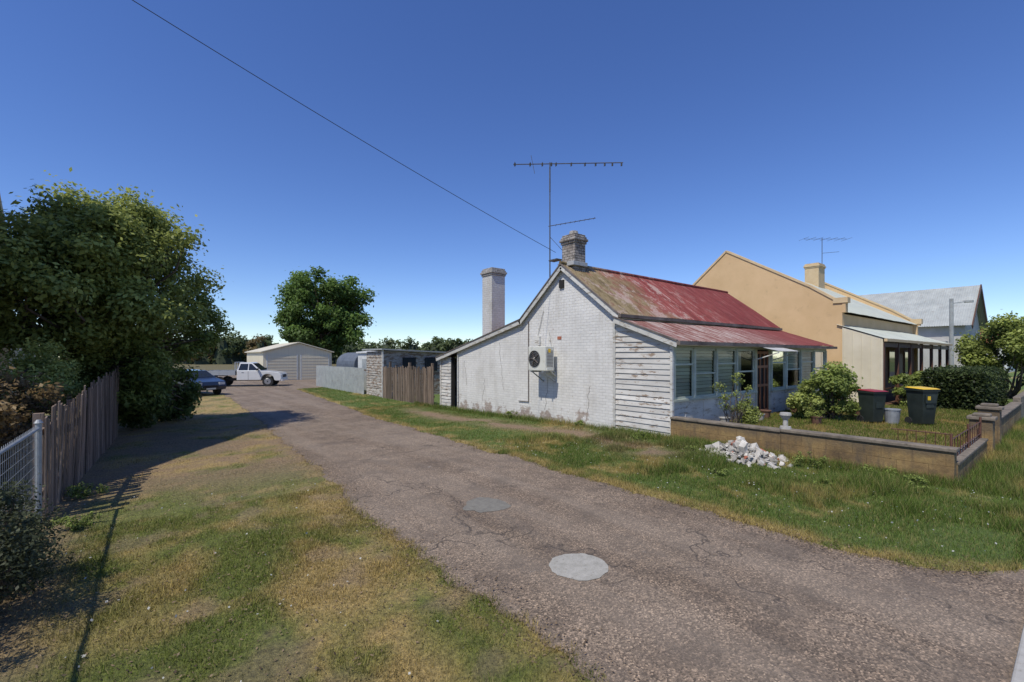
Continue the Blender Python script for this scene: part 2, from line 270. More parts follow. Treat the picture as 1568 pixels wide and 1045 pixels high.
def blob(name,cx,cy,r,m,jag=.15,sx=1,n=44,rings=5):
    mb=MB()
    t_=lambda x,y: (x-float(RL(np.array(y))))/(float(RR(np.array(y)))-float(RL(np.array(y))))
    rr_=[r*(1+jag*(2*float(vn(math.cos(2*math.pi*i/n)*1.5,math.sin(2*math.pi*i/n)*1.5,1.6,int(cx*7)%9))-1)+random.uniform(-.03,.03)) for i in range(n)]
    def pt(k,i):
        t=2*math.pi*i/n; x=cx+rr_[i%n]*k*sx*math.cos(t); y=cy+rr_[i%n]*k*math.sin(t); return (x,y,float(RZ(np.array(x),np.array(y),t_(x,y)))+.004+.004*(1-k*k))
    for j in range(rings):
        for i in range(n):
            if j==0: mb.poly([pt(0,0),pt(1/rings,i),pt(1/rings,i+1)],m)
            else: mb.poly([pt(j/rings,i),pt((j+1)/rings,i),pt((j+1)/rings,i+1),pt(j/rings,i+1)],m)
    return mb.build(name,smooth=True)
M_pc=mat('patch_concrete',(.28,.27,.235),(.39,.375,.335),12,.9,.8,70,.006,dirt=(.17,.15,.125)); M_pa=mat('patch_bitumen',(.15,.14,.12),(.21,.20,.17),14,.9,.9,80,.008,dirt=(.10,.09,.075))
blob('concrete_patch',3.33,3.12,.29,M_pc,.08); blob('bitumen_patch',3.67,5.19,.31,M_pa,.25)
mb=MB(); mb.box(3.9,60,-.02,.30,-.1,.045,M_conc); mb.build('concrete_kerb',bevel=.015)
mb=MB(); mb.poly([(-80,-8,-.10),(80,-8,-.10),(80,.0,-.10),(-80,.0,-.10)],mat('street_asphalt',(.05,.05,.05),(.08,.078,.075),20,.9,.5)); mb.build('street_road')
mb=MB(); mb.box(-80,3.3,-.6,-.02,-.15,.0,M_conc); mb.build('concrete_footpath')
# ---------------------------------------------------------------- grass
def grass(name,x,y,h,w,z=None,lean=.5,mul=None,parent=None):
    k=len(x); c,dry,dr=shade(x,y); zz=(tz(y)-.005) if z is None else z
    th=rng.random(k)*2*np.pi; ax=np.cos(th);ay=np.sin(th); h=h*(1-.45*dr); ln=h*lean*rng.random(k); t2=rng.random(k)*2*np.pi
    p=np.stack([x,y,zz+0*x],-1); s=np.stack([ax*w,ay*w,0*x],-1); tip=p+np.stack([np.cos(t2)*ln,np.sin(t2)*ln,h],-1)
    v=np.stack([p-s,p+s,tip],1).reshape(-1,3); f=np.arange(3*k).reshape(-1,3)
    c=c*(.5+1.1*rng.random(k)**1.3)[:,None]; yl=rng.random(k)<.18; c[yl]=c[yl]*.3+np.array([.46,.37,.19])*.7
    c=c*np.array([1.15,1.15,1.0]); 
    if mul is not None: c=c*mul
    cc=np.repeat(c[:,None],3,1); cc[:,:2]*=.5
    return npmesh(name,v,f,M_grass,cc.reshape(-1,3),parent=parent)
def samp(n,x0,x1,y0,y1): return x0+(x1-x0)*rng.random(n),y0+(y1-y0)*rng.random(n)
def keep(x,y,m): return x[m],y[m]
xs=[];ys=[]
for (n_,a,b,c_,d) in ((180000,-1.2,2.7,1.8,7.5),(75000,-1.2,3.2,7.5,20),(20000,-1.2,3.8,20,36)):
    x,y=samp(n_,a,b,c_,d); m=(x<RL(y)-.0+.14*(rng.random(n_)**2)); _,dr=gcol(x,y); m&=rng.random(n_)>dr*.72; x,y=keep(x,y,m); xs.append(x);ys.append(y)
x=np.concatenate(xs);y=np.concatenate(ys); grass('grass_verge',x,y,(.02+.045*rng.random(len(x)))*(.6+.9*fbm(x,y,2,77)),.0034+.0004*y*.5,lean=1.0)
xs=[];ys=[]
for (n_,a,b,c_,d) in ((190000,5.5,10.15,.4,8),(80000,5.7,10.2,8,20),(25000,6.5,9.8,20,36),(26000,10.1,22,.35,1.25)):
    x,y=samp(n_,a,b,c_,d); m=(x>RR(y)-.14*(rng.random(n_)**2)); _,dr=gcol(x,y); m&=rng.random(n_)>dr*.7; x,y=keep(x,y,m); xs.append(x);ys.append(y)
x=np.concatenate(xs);y=np.concatenate(ys); tall=ss(.45,.7,fbm(x,y,1.1,88))*ss(6.3,7.5,x)*(1-ss(8,10,y)); tall=np.maximum(tall,ss(9.6,10,x)*.8)
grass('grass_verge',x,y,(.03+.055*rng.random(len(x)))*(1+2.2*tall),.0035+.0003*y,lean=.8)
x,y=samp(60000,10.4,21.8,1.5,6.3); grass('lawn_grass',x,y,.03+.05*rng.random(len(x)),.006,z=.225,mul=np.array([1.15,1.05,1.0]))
# ---------------------------------------------------------------- foliage
def leaves(name,P,Nrm,size,cols,parent=None,asp=.55):
    k=len(P); r=rng.normal(size=(k,3)); Nn=Nrm+.7*r; Nn/=np.linalg.norm(Nn,axis=1)[:,None]+1e-9
    a=np.cross(Nn,rng.normal(size=(k,3))); a/=np.linalg.norm(a,axis=1)[:,None]+1e-9; b=np.cross(Nn,a); s=size*(.6+.8*rng.random(k))[:,None]
    v=np.stack([P-a*s,P-b*s*asp,P+a*s,P+b*s*asp],1).reshape(-1,3); f=np.arange(4*k).reshape(-1,4)
    return npmesh(name,v,f,M_leaf,np.repeat(cols[:,None],4,1).reshape(-1,3),parent=parent)
def crown(cent,rad,ncl,clr,nleaf,pal,flat=1.0,shell=.55):
    cent=np.array(cent,float);rad=np.array(rad,float)
    d=rng.normal(size=(ncl,3)); d/=np.linalg.norm(d,axis=1)[:,None]; r=shell+(1-shell)*rng.random(ncl)**.7; r*=(.80+.38*rng.random(ncl)); cc=cent+d*r[:,None]*rad
    cr=clr*(.55+.9*rng.random(ncl)); ci=rng.choice(ncl,nleaf,p=cr**2/np.sum(cr**2)); e=rng.normal(size=(nleaf,3)); e/=np.linalg.norm(e,axis=1)[:,None]
    q=rng.random(nleaf)**.5; sp=rng.random(nleaf)<.08; q[sp]*=1.5; P=cc[ci]+e*(q*cr[ci])[:,None]*np.array([1,1,.8*flat]); 
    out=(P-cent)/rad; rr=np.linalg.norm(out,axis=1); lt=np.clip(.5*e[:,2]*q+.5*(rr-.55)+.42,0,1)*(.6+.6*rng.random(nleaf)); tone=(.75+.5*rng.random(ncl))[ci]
    lt=np.clip(lt*tone,0,1)[:,None]; c=np.array(pal[0])*(1-lt)+np.array(pal[1])*lt  # top light and inner shade of the crown put into leaf colour
    return P,e+np.array([0,0,.6]),c,cc
def limb(mb,p0,p1,r0,r1,m,seg=4,j=.12):
    p0=V(p0);p1=V(p1);L=(p1-p0).length; prev=p0; 
    for i in range(1,seg+1):
        t=i/seg; q=p0.lerp(p1,t)+(V((random.uniform(-j,j),random.uniform(-j,j),random.uniform(-j,j)*.5))*L if i<seg else V((0,0,0)))
        mb.cyl(prev,q,r0+(r1-r0)*(i-1)/seg,r0+(r1-r0)*t,m,7,False); prev=q
def tree(name,base,fork,trunk_r,crowns,leafsize,nbr=26):
    e=empty(name,base); mb=MB(); base=V(base);fork=V(fork); limb(mb,base-V((0,0,.2)),fork,trunk_r,trunk_r*.7,M_bark,4,.04); Ps=[];Ns=[];Cs=[]
    for cr in crowns:
        P,nn,c,cc=crown(*cr); Ps.append(P);Ns.append(nn);Cs.append(c)
        for i in rng.choice(len(cc),min(nbr,len(cc)),replace=False): limb(mb,fork,V(cc[i]),trunk_r*.45,.012,M_bark,4,.08)
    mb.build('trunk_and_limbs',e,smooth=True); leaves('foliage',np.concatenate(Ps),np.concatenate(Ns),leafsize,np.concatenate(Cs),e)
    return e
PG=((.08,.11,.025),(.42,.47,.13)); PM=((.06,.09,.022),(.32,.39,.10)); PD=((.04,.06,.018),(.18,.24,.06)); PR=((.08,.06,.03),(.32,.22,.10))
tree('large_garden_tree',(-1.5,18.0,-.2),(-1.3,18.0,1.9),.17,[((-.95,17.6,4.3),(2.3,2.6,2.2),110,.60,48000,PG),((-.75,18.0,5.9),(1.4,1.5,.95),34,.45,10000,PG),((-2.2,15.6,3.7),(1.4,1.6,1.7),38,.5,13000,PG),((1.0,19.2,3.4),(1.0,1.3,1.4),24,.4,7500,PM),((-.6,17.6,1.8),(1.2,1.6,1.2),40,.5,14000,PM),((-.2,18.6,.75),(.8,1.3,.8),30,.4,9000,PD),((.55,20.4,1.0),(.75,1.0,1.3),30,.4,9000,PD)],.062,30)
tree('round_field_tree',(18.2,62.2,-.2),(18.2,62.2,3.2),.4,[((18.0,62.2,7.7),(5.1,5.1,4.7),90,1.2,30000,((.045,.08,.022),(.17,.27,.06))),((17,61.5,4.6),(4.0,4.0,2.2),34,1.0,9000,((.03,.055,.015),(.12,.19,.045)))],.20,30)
def shrub(name,base,crowns,ls,nb=16,r=.03):
    e=empty(name,base); mb=MB(); Ps=[];Ns=[];Cs=[]
    for cr in crowns:
        P,nn,c,cc=crown(*cr); Ps.append(P);Ns.append(nn);Cs.append(c)
        for i in rng.choice(len(cc),min(nb,len(cc)),replace=False): limb(mb,V(base)+V((random.uniform(-.1,.1),random.uniform(-.1,.1),-.03)),V(cc[i]),r,.004,M_bark,4,.07)
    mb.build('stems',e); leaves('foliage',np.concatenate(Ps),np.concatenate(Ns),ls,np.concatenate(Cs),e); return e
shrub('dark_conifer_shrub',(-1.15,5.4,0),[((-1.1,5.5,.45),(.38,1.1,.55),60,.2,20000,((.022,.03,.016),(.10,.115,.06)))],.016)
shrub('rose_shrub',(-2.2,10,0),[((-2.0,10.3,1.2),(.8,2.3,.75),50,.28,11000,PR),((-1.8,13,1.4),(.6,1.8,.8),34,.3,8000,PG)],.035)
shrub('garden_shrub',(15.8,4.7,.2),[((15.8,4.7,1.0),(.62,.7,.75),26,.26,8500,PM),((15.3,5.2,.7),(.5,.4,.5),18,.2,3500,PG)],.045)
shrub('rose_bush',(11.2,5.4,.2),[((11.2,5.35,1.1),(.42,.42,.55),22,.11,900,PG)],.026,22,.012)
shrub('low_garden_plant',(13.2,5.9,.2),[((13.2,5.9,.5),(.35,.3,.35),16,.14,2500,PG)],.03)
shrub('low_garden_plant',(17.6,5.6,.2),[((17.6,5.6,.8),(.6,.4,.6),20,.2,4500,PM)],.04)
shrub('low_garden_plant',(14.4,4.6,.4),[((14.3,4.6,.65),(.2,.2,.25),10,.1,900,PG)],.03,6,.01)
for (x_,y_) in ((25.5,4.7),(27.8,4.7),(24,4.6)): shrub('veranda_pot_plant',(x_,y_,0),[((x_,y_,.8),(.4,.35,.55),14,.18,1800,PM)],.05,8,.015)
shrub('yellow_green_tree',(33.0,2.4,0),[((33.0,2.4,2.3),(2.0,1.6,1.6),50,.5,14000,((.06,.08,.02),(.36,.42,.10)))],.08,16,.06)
for (x_,y_,s) in ((8.9,5.2,.14),(9.7,3.2,.2),(9.8,2.2,.17),(9.5,6.9,.14),(7.8,4.0,.10),(9.9,5.0,.16),(-.7,7.6,.13),(-.75,9.3,.15),(9.9,9.3,.12),(9.9,12.5,.12),(9.4,1.7,.14),(8.4,2.6,.1)):
    shrub('weed_clump',(x_,y_,0),[((x_,y_,s*.7),(s*1.5,s*1.5,s*.7),16,s*.4,900,PM)],.015,5,.004)
e=empty('clipped_hedge',(25.2,3,0)); k=26000; P=np.stack([22.5+5.7*rng.random(k),2.2+1.6*rng.random(k),1.5*rng.random(k)],-1)
m=rng.random(k)<.8; fc=rng.integers(0,3,k); P[(fc==0)&m,1]=2.2+.08*rng.normal(size=((fc==0)&m).sum()); P[(fc==1)&m,2]=1.5+.07*rng.normal(size=((fc==1)&m).sum()); P[(fc==2)&m,0]=22.5+.08*rng.normal(size=((fc==2)&m).sum())
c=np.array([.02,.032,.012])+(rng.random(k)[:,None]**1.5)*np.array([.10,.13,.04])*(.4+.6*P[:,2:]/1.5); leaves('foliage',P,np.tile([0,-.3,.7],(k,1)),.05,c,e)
mb=MB(); mb.box(22.7,28.1,2.4,3.6,0,1.4,mat('hedge_core',(.008,.012,.005),(.015,.02,.008))); mb.build('inner_core',e)  # solid near-black box filling the inside of the hedge
Ps=[];Ns=[];Cs=[];mb=MB(); M_core=mat('distant_tree_core',(.02,.032,.014),(.04,.055,.022),1)
def rad(px,D): r=(px-784)/698; return D*(.6217+.7833*r),D*(.7833-.6217*r)
for px in list(np.arange(250,760,9))+list(np.arange(1485,1640,9)):
    D=random.uniform(120,165); x_,y_=rad(px+random.uniform(-5,5),D); h=random.uniform(4.5,7.5)+(2.2 if 320<px<420 else 0)+(4 if px>1480 else 0); w_=random.uniform(3,5)
    br=px<400 and random.random()<.6; pal=((.06,.05,.022),(.2,.15,.06)) if br else ((.035,.05,.022),(.15,.19,.075))
    P,nn,c,cc=crown((x_,y_,h*.5),(w_,w_,h*.5),18,1.3,900,pal); Ps.append(P);Ns.append(nn);Cs.append(c)
    mb.cyl((x_,y_,-.3),(x_,y_,h*.75),w_*.75,w_*.3,M_core,9)
e=empty('distant_treeline',(60,110,0)); leaves('foliage',np.concatenate(Ps),np.concatenate(Ns),.45,np.concatenate(Cs),e); mb.build('inner_mass',e)
# ---------------------------------------------------------------- roof helper
def corrug(name,o,U,Vv,ul,vl,m,parent,pitch=.09,amp=.012,rows=7,sag=.02,seed=1):
    o=np.array(o,float);U=np.array(U,float);U/=np.linalg.norm(U);Vv=np.array(Vv,float);Vv/=np.linalg.norm(Vv);nn=np.cross(U,Vv); nn*=np.sign(nn[2]) if abs(nn[2])>.01 else 1
    nu=int(ul/pitch*6)+1; u=np.linspace(0,ul,nu); v=np.linspace(0,vl,rows); UU,VV=np.meshgrid(u,v,indexing='ij'); hh=amp*np.sin(2*np.pi*UU/pitch)+sag*(fbm(UU,VV,.5,seed)-.5)*2
    hh+=.005*((UU//.76)%2)
    edge=(VV>vl-.01)*.03*(vn(UU//.76,UU*0,1.0,seed+5)-.5)
    P=o+UU[...,None]*U+(VV+edge)[...,None]*Vv+hh[...,None]*nn; idx=np.arange(P.shape[0]*rows).reshape(-1,rows); F=np.stack([idx[:-1,:-1],idx[1:,:-1],idx[1:,1:],idx[:-1,1:]],-1).reshape(-1,4)
    return npmesh(name,P.reshape(-1,3),F,m,None,True,parent)
def boards(mb,o,U,nrm,ul,z0,z1,m,h=.145,clip=None,wob=.006):
    o=V(o);U=V(U);nrm=V(nrm); z=z0
    while z<z1-.02:
        t=min(z+h+.02,z1); a,b=0.0,ul
        if clip:
            a,b=clip(t)
        if b-a>.05:
            dz0=random.uniform(-wob,wob);dz1=random.uniform(-wob,wob);th=.028+random.uniform(0,.008)
            A=o+U*a;B=o+U*b
            mb.hexa([A+V((0,0,z+dz0)),A+nrm*th+V((0,0,z+dz0)),B+nrm*(th+random.uniform(-.004,.008))+V((0,0,z+dz1)),B+V((0,0,z+dz1)),A+V((0,0,t)),A+nrm*.006+V((0,0,t)),B+nrm*.006+V((0,0,t)),B+V((0,0,t))],m)
        z+=h
# ================================================================ MAIN COTTAGE
H=empty('brick_cottage',(15.5,11,0))
mb=MB(); W=10.25
mb.prism([(W,8.27,-.4),(W,16.67,-.4),(W,16.67,2.33),(W,12.32,3.27),(W,10.29,4.90),(W,8.27,3.30)],(.25,0,0),M_brick)
mb.box(20.3,20.6,8.27,16.67,-.4,3.2,M_brick); mb.prism([(20.3,8.27,3.2),(20.3,12.32,3.2),(20.3,10.29,4.9)],(.28,0,0),M_brick)
mb.box(10.5,20.3,8.3,8.5,-.4,3.25,M_brick); mb.box(10.5,20.3,16.4,16.6,-.4,2.3,M_brick)
mb.build('walls',H)
mb=MB(); boards(mb,(W+.02,6.5,0),(0,1,0),(-1,0,0),1.77,.02,3.2,M_wb,clip=lambda z:(max(0,(z-2.50)/.41),1.77),wob=.012)
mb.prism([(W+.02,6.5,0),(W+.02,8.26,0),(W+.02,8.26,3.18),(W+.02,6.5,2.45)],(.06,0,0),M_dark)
mb.box(W-.03,W+.05,6.43,6.50,.0,2.47,M_white); mb.box(W-.03,W-.002,8.22,8.30,.1,3.2,M_white)
boards(mb,(W+.05,17.25,0),(0,1,0),(-1,0,0),.95,-.25,2.05,M_wb); mb.box(W+.06,W+.2,17.2,18.2,-.3,2.05,M_dark); mb.box(W+.35,W+.4,16.6,17.3,-.3,2.2,M_wb)
mb.box(W,20.5,18.05,18.15,-.3,2.0,M_wb)
mb.build('weatherboards',H)
corrug('front_roof',(10.12,10.29,4.99),(1,0,0),(0,8.02-10.29,3.26-4.99),10.65,math.hypot(2.27,1.73),M_roof,H,seed=2,sag=.035)
corrug('rear_roof',(10.12,10.29,4.99),(1,0,0),(0,12.4-10.29,3.32-4.99),10.65,math.hypot(2.11,1.67),M_roof,H,seed=3)
corrug('lean_to_roof',(10.12,12.3,3.38),(1,0,0),(0,5.95,-1.35),10.65,math.hypot(5.95,1.35),M_roof2,H,seed=4)
corrug('veranda_roof',(10.12,8.2,3.19),(1,0,0),(0,6.25-8.2,2.47-3.19),11.2,math.hypot(1.95,.72),M_roof2,H,seed=5,sag=.035)
mb=MB()
mb.cyl((10.1,10.29,5.03),(20.8,10.29,5.01),.06,.06,M_roof,8)
mb.box(10.1,20.78,7.93,8.03,3.16,3.25,M_gut); mb.box(10.16,20.7,8.05,8.2,3.13,3.19,M_white)
mb.box(10.1,21.35,6.14,6.24,2.37,2.46,M_gut); mb.box(10.2,21.2,6.26,6.44,2.36,2.40,M_white)
for (a,b) in (((10.13,10.29,4.90),(10.13,8.03,3.17)),((10.13,10.29,4.90),(10.13,12.35,3.24)),((10.13,12.3,3.28),(10.13,18.28,1.93)),((10.13,8.2,3.10),(10.13,6.24,2.38))):
    mb.beam(a,b,.03,.15,M_white); 
    a2=V(a)+V((-.004,0,.095));b2=V(b)+V((-.004,0,.095)); mb.beam(a2,b2,.07,.035,M_gut)
mb.beam((10.19,8.2,3.06),(10.19,6.3,2.36),.05,.1,M_wb)
mb.build('trim_and_gutters',H)
mb=MB(); FY=6.48
mb.box(10.28,14.92,FY,FY+.08,-.1,.93,M_white); mb.box(16.0,21.2,FY,FY+.08,-.1,.93,M_white)
for x_ in np.arange(10.9,21.1,.9):
    if not 14.7<x_<16.1: mb.box(x_-.02,x_+.02,FY-.012,FY-.001,0,.92,M_wb)
mb.prism([(21.1,FY+.08,-.1),(21.1,8.26,-.1),(21.1,8.26,3.08),(21.1,FY+.08,2.46)],(.1,0,0),M_wb); mb.box(10.28,14.95,FY-.06,FY+.1,.93,.985,M_frame); mb.box(15.98,21.22,FY-.06,FY+.1,.93,.985,M_frame)
mb.box(10.28,21.2,FY-.01,FY+.09,2.30,2.44,M_frame)
mb.build('front_wall',H)
fr=MB(); gl=MB(); bl=MB()
def bank(xs,style):
    for i in range(len(xs)-1):
        a,b=xs[i],xs[i+1]; fr.box(a-.045,a+.045,FY-.03,FY+.07,.985,2.30,M_frame)
        fr.box(a+.045,b-.045,FY+.005,FY+.05,.987,1.04,M_frame); fr.box(a+.045,b-.045,FY+.005,FY+.05,2.24,2.299,M_frame); 
        tr=1.85 if i%2==0 else 1.6; fr.box(a+.045,b-.045,FY-.004,FY+.052,tr,tr+.045,M_frame)
        fr.box(a+.045,a+.08,FY+.006,FY+.049,1.04,2.24,M_frame); fr.box(b-.08,b-.045,FY+.006,FY+.049,1.04,2.24,M_frame)
        gl.poly([(a+.04,FY+.027,1.0),(b-.04,FY+.027,1.0),(b-.04,FY+.027,2.27),(a+.04,FY+.027,2.27)],M_glass)
        s=style[i]
        if s in 'bh':
            zt=2.26; lo=1.05 if s=='b' else 1.65; sk_=random.uniform(-.02,.02)
            while zt>lo: bl.hexa([(a+.06,FY+.08,zt-.092),(b-.06,FY+.08,zt-.092+sk_),(b-.06,FY+.085,zt-.092+sk_),(a+.06,FY+.085,zt-.092),(a+.06,FY+.10,zt-.008),(b-.06,FY+.10,zt-.008+sk_),(b-.06,FY+.105,zt-.008+sk_),(a+.06,FY+.105,zt-.008)],M_pale); zt-=.095
        elif s=='c': bl.box(a+.05,b-.05,FY+.12,FY+.13,1.0,2.28,M_curt)
        elif s=='o': bl.box(a+.05,a+(b-a)*.45,FY+.12,FY+.13,1.0,2.28,M_curt)
    b=xs[-1]; fr.box(b-.045,b+.045,FY-.03,FY+.07,.985,2.30,M_frame)
bank([10.36,11.33,12.50,13.69,14.88],'bbbo'); bank([16.08,17.3,18.6,19.9,21.15],'chbc')
fr.build('window_frames',H); gl.build('window_glass',H); bl.build('blinds_and_curtains',H)
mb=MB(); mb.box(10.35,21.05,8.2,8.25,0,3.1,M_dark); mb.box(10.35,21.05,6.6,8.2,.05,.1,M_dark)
mb.box(14.95,15.02,FY-.02,FY+.08,.1,2.3,M_frame); mb.box(15.9,15.97,FY-.02,FY+.08,.1,2.3,M_frame)
mb.box(15.03,15.89,FY+.04,FY+.08,.25,2.28,M_dark); M_door=mat('reddish_screen_door',(.20,.07,.03),(.32,.13,.06),3,.6)
for z_ in (.35,1.15,1.75,2.2): mb.box(15.05,15.87,FY+.0,FY+.035,z_-.04,z_+.04,M_door)
for x_ in (15.07,15.3,15.6,15.85): mb.box(x_-.03,x_+.03,FY+.002,FY+.033,.27,2.25,M_door)
mb.box(14.85,16.1,5.9,FY-.02,-.05,.22,M_conc)
mb.build('entry_door',H)
corrug('door_awning',(14.7,6.45,2.42),(1,0,0),(0,-.75,-.18),1.5,.77,M_lap,H,rows=3,sag=.01)
mb=MB(); mb.beam((14.75,FY,1.95),(14.75,5.72,2.2),.03,.03,M_white); mb.beam((16.15,FY,1.95),(16.15,5.72,2.2),.03,.03,M_white); mb.build('awning_brackets',H)
M_chim=mat('stained_chimney_brick',(.24,.22,.20),(.46,.44,.41),5,.9,.9,25,.015,dirt=(.10,.09,.08),dlo=.5)
def chimney(name,cx,cy,w,d,z0,z1,m,m2,parent,body=.3):
    mb=MB(); mb.box(cx-w/2,cx+w/2,cy-d/2,cy+d/2,z0,z1-body,m)
    zs=[(z1-.3,.03,.08),(z1-.22,.065,.08),(z1-.14,.03,.07),(z1-.07,.0,.07)]
    for z_,e_,h_ in zs: mb.box(cx-w/2-e_,cx+w/2+e_,cy-d/2-e_,cy+d/2+e_,z_,z_+h_,m2)
    mb.box(cx-w/2+.08,cx+w/2-.08,cy-d/2+.08,cy+d/2-.08,z1-.0,z1+.02,M_dark)
    return mb.build(name,parent,bevel=.008)
def m_oldbrick():
    n=N('old_chimney_brick'); o=n.coord(); x,y,z=n.sep(o); b=n.new('ShaderNodeTexBrick'); n.L(n.comb(n.math('ADD',x,y),z),b.inputs['Vector']); b.inputs['Scale'].default_value=1; b.inputs['Brick Width'].default_value=.23; b.inputs['Row Height'].default_value=.085; b.inputs['Mortar Size'].default_value=.009
    b.inputs['Color1'].default_value=(.40,.37,.34,1); b.inputs['Color2'].default_value=(.27,.23,.20,1); b.inputs['Mortar'].default_value=(.10,.09,.08,1)
    c=n.mix(n.ramp(n.noise(o,6,7,.7),[(.48,0),(.6,.8)]),b.outputs['Color'],(.11,.095,.08)); return n.fin(c,.9,n.bump(n.math('MULTIPLY',b.outputs['Fac'],-1.0),.8,.012))
M_ob=m_oldbrick()
chimney('front_chimney',10.72,10.3,.5,.56,4.6,5.98,M_ob,M_ob,H); chimney('rear_chimney',10.95,15.0,.66,.66,2.2,5.62,M_chw,M_chim,H)
mb=MB(); mb.cyl((10.72,10.3,5.98),(10.72,10.3,6.12),.16,.13,M_chim,12); mb.box(10.35,11.0,9.95,10.66,4.95,5.08,M_lap); mb.build('chimney_pot_and_flashing',H,bevel=.01)
mb=MB(); mb.cyl((W-.025,11.97,.5),(W-.025,11.97,3.3),.016,.016,M_gut,6); mb.cyl((W-.025,11.97,.52),(W-.025,12.5,.5),.012,.012,M_gut,6)
mb.box(W-.08,W-.002,11.35,11.6,2.35,2.75,M_white); mb.cyl((W-.03,11.5,2.75),(W-.03,11.2,3.6),.011,.011,M_white,6)
mb.box(W-.012,W-.002,10.38,10.56,2.62,2.72,M_redR)
mb.box(W-.05,W-.002,10.25,10.45,4.25,4.5,M_dark); mb.cyl((W-.04,16.55,.0),(W-.04,16.55,2.2),.02,.02,M_white,6)
def crack(p,wd=.014):
    for a,b in zip(p[:-1],p[1:]): mb.poly([(W-.004,a[0]-wd/2,a[1]),(W-.004,a[0]+wd/2,a[1]),(W-.004,b[0]+wd/2,b[1]),(W-.004,b[0]-wd/2,b[1])],M_gut)
def rc(y_,z_,dy,dz,k=9):
    return [(y_+dy*i/k+random.uniform(-.05,.05),z_+dz*i/k) for i in range(k+1)]
crack(rc(13.7,2.6,-.3,-1.8)); crack(rc(11.0,1.4,.15,-1.1)); crack(rc(16.1,1.9,-.15,-1.0)); crack(rc(9.2,1.2,.1,-.8)); crack(rc(14.6,1.2,.2,-.9))
mb.build('wall_pipes_and_cracks',H)
def curve(name,pts,r,m):
    cu=bpy.data.curves.new(name,'CURVE'); cu.dimensions='3D'; cu.bevel_depth=r; sp=cu.splines.new('POLY'); sp.points.add(len(pts)-1)
    for p,q in zip(sp.points,pts): p.co=(*q,1)
    cu.materials.append(m); o=bpy.data.objects.new(name,cu); scene.collection.objects.link(o); return o
A=V((10.3,10.7,5.45));B=V((-14,9.8,13.0)); curve('power_line',[A.lerp(B,t)-V((0,0,4*t*(1-t)*.45)) for t in np.linspace(0,1,40)],.007,M_rub)
e=empty('utility_pole',(-14,9.8,0)); mb=MB(); mb.cyl((-14,9.8,-.2),(-14,9.8,13.3),.17,.12,M_bark,12); mb.beam((-14.9,9.8,12.9),(-13.1,9.8,12.9),.1,.12,M_bark); mb.build('pole_and_crossarm',e)
e=empty('tv_antenna',(10.25,10.95,5)); mb=MB(); ax,ay=10.28,10.95
mb.cyl((ax,ay,4.3),(ax,ay,8.45),.022,.018,M_ant,8); Rv=V((.7833,-.6217,0)); Dv=V((.6217,.7833,0)); c0=V((ax,ay,8.38))
mb.cyl(c0-Rv*1.2,c0+Rv*2.4+V((0,0,.06)),.016,.016,M_ant,6)
for i,t in enumerate((-1.15,-.65,-.25,.05,.2,.7,1.15,1.5,1.8,2.05,2.35)):
    L=.20-.008*i; p=c0+Rv*t; mb.cyl(p-Dv*L,p+Dv*L,.008,.008,M_ant,5); mb.box(p.x-.02,p.x+.02,p.y-.02,p.y+.02,p.z-.05,p.z+.05,M_ant)
mb.cyl(c0-Rv*.50-V((0,0,.3)),c0-Rv*.62+V((0,0,.3)),.008,.008,M_ant,5); mb.cyl(c0+V((0,0,-.9)),c0+V((0,0,-.1)),.026,.026,M_ant,6)
c1=V((ax,ay,6.35)); mb.cyl(c1-Rv*.05,c1+Rv*1.5+V((0,0,.27)),.012,.012,M_ant,6)
for t in np.linspace(.2,1.45,9): p=c1+Rv*t+V((0,0,.18*t)); mb.cyl(p-Dv*.12,p+Dv*.12,.006,.006,M_ant,5)
mb.cyl((ax,ay,6.0),(10.55,10.6,5.5),.008,.008,M_ant,5); mb.box(10.25,10.5,10.6,10.98,5.2,5.24,M_ant)
mb.build('mast_and_elements',e)
# air conditioner
e=empty('air_conditioner',(9.9,10.9,2)); mb=MB(); mb.box(9.68,10.06,10.52,11.34,1.62,2.40,M_plastic); mb.build('casing',e,bevel=.02)
mb=MB(); mb.cyl((9.678,11.03,2.0),(9.672,11.03,2.0),.27,.27,M_dark,28)
for r_ in (.07,.12,.17,.22,.27):
    pts=[V((9.663,11.03+r_*math.cos(t),2.0+r_*math.sin(t))) for t in np.linspace(0,2*math.pi,25)]
    for p,q in zip(pts[:-1],pts[1:]): mb.cyl(p,q,.004,.004,M_metal,4,False)
for i in range(5):
    t=i*2*math.pi/5; mb.beam((9.67,11.03,2.0),(9.67,11.03+.23*math.cos(t),2+.23*math.sin(t)),.01,.07,M_gut,up=(1,.3,.2))
mb.cyl((9.67,11.03,2),(9.655,11.03,2),.05,.05,M_plastic,12)
for i in range(12): mb.box(9.74,10.0,10.512,10.518,1.75+i*.045,1.765+i*.045,M_gut)
mb.box(9.8,9.9,10.508,10.511,2.2,2.32,M_yel); mb.box(9.70,9.95,10.45,10.515,1.64,1.72,M_plastic)
for y_ in (10.65,11.2): mb.box(9.66,10.25,y_-.02,y_+.02,1.57,1.615,M_metal); mb.beam((9.75,y_,1.57),(10.24,y_,1.25),.03,.03,M_metal)
mb.cyl((9.95,10.6,1.62),(10.22,10.62,1.45),.02,.02,M_white,6); mb.cyl((10.21,10.62,1.45),(10.21,10.95,2.9),.02,.02,M_white,6)
mb.build('fan_and_bracket',e)
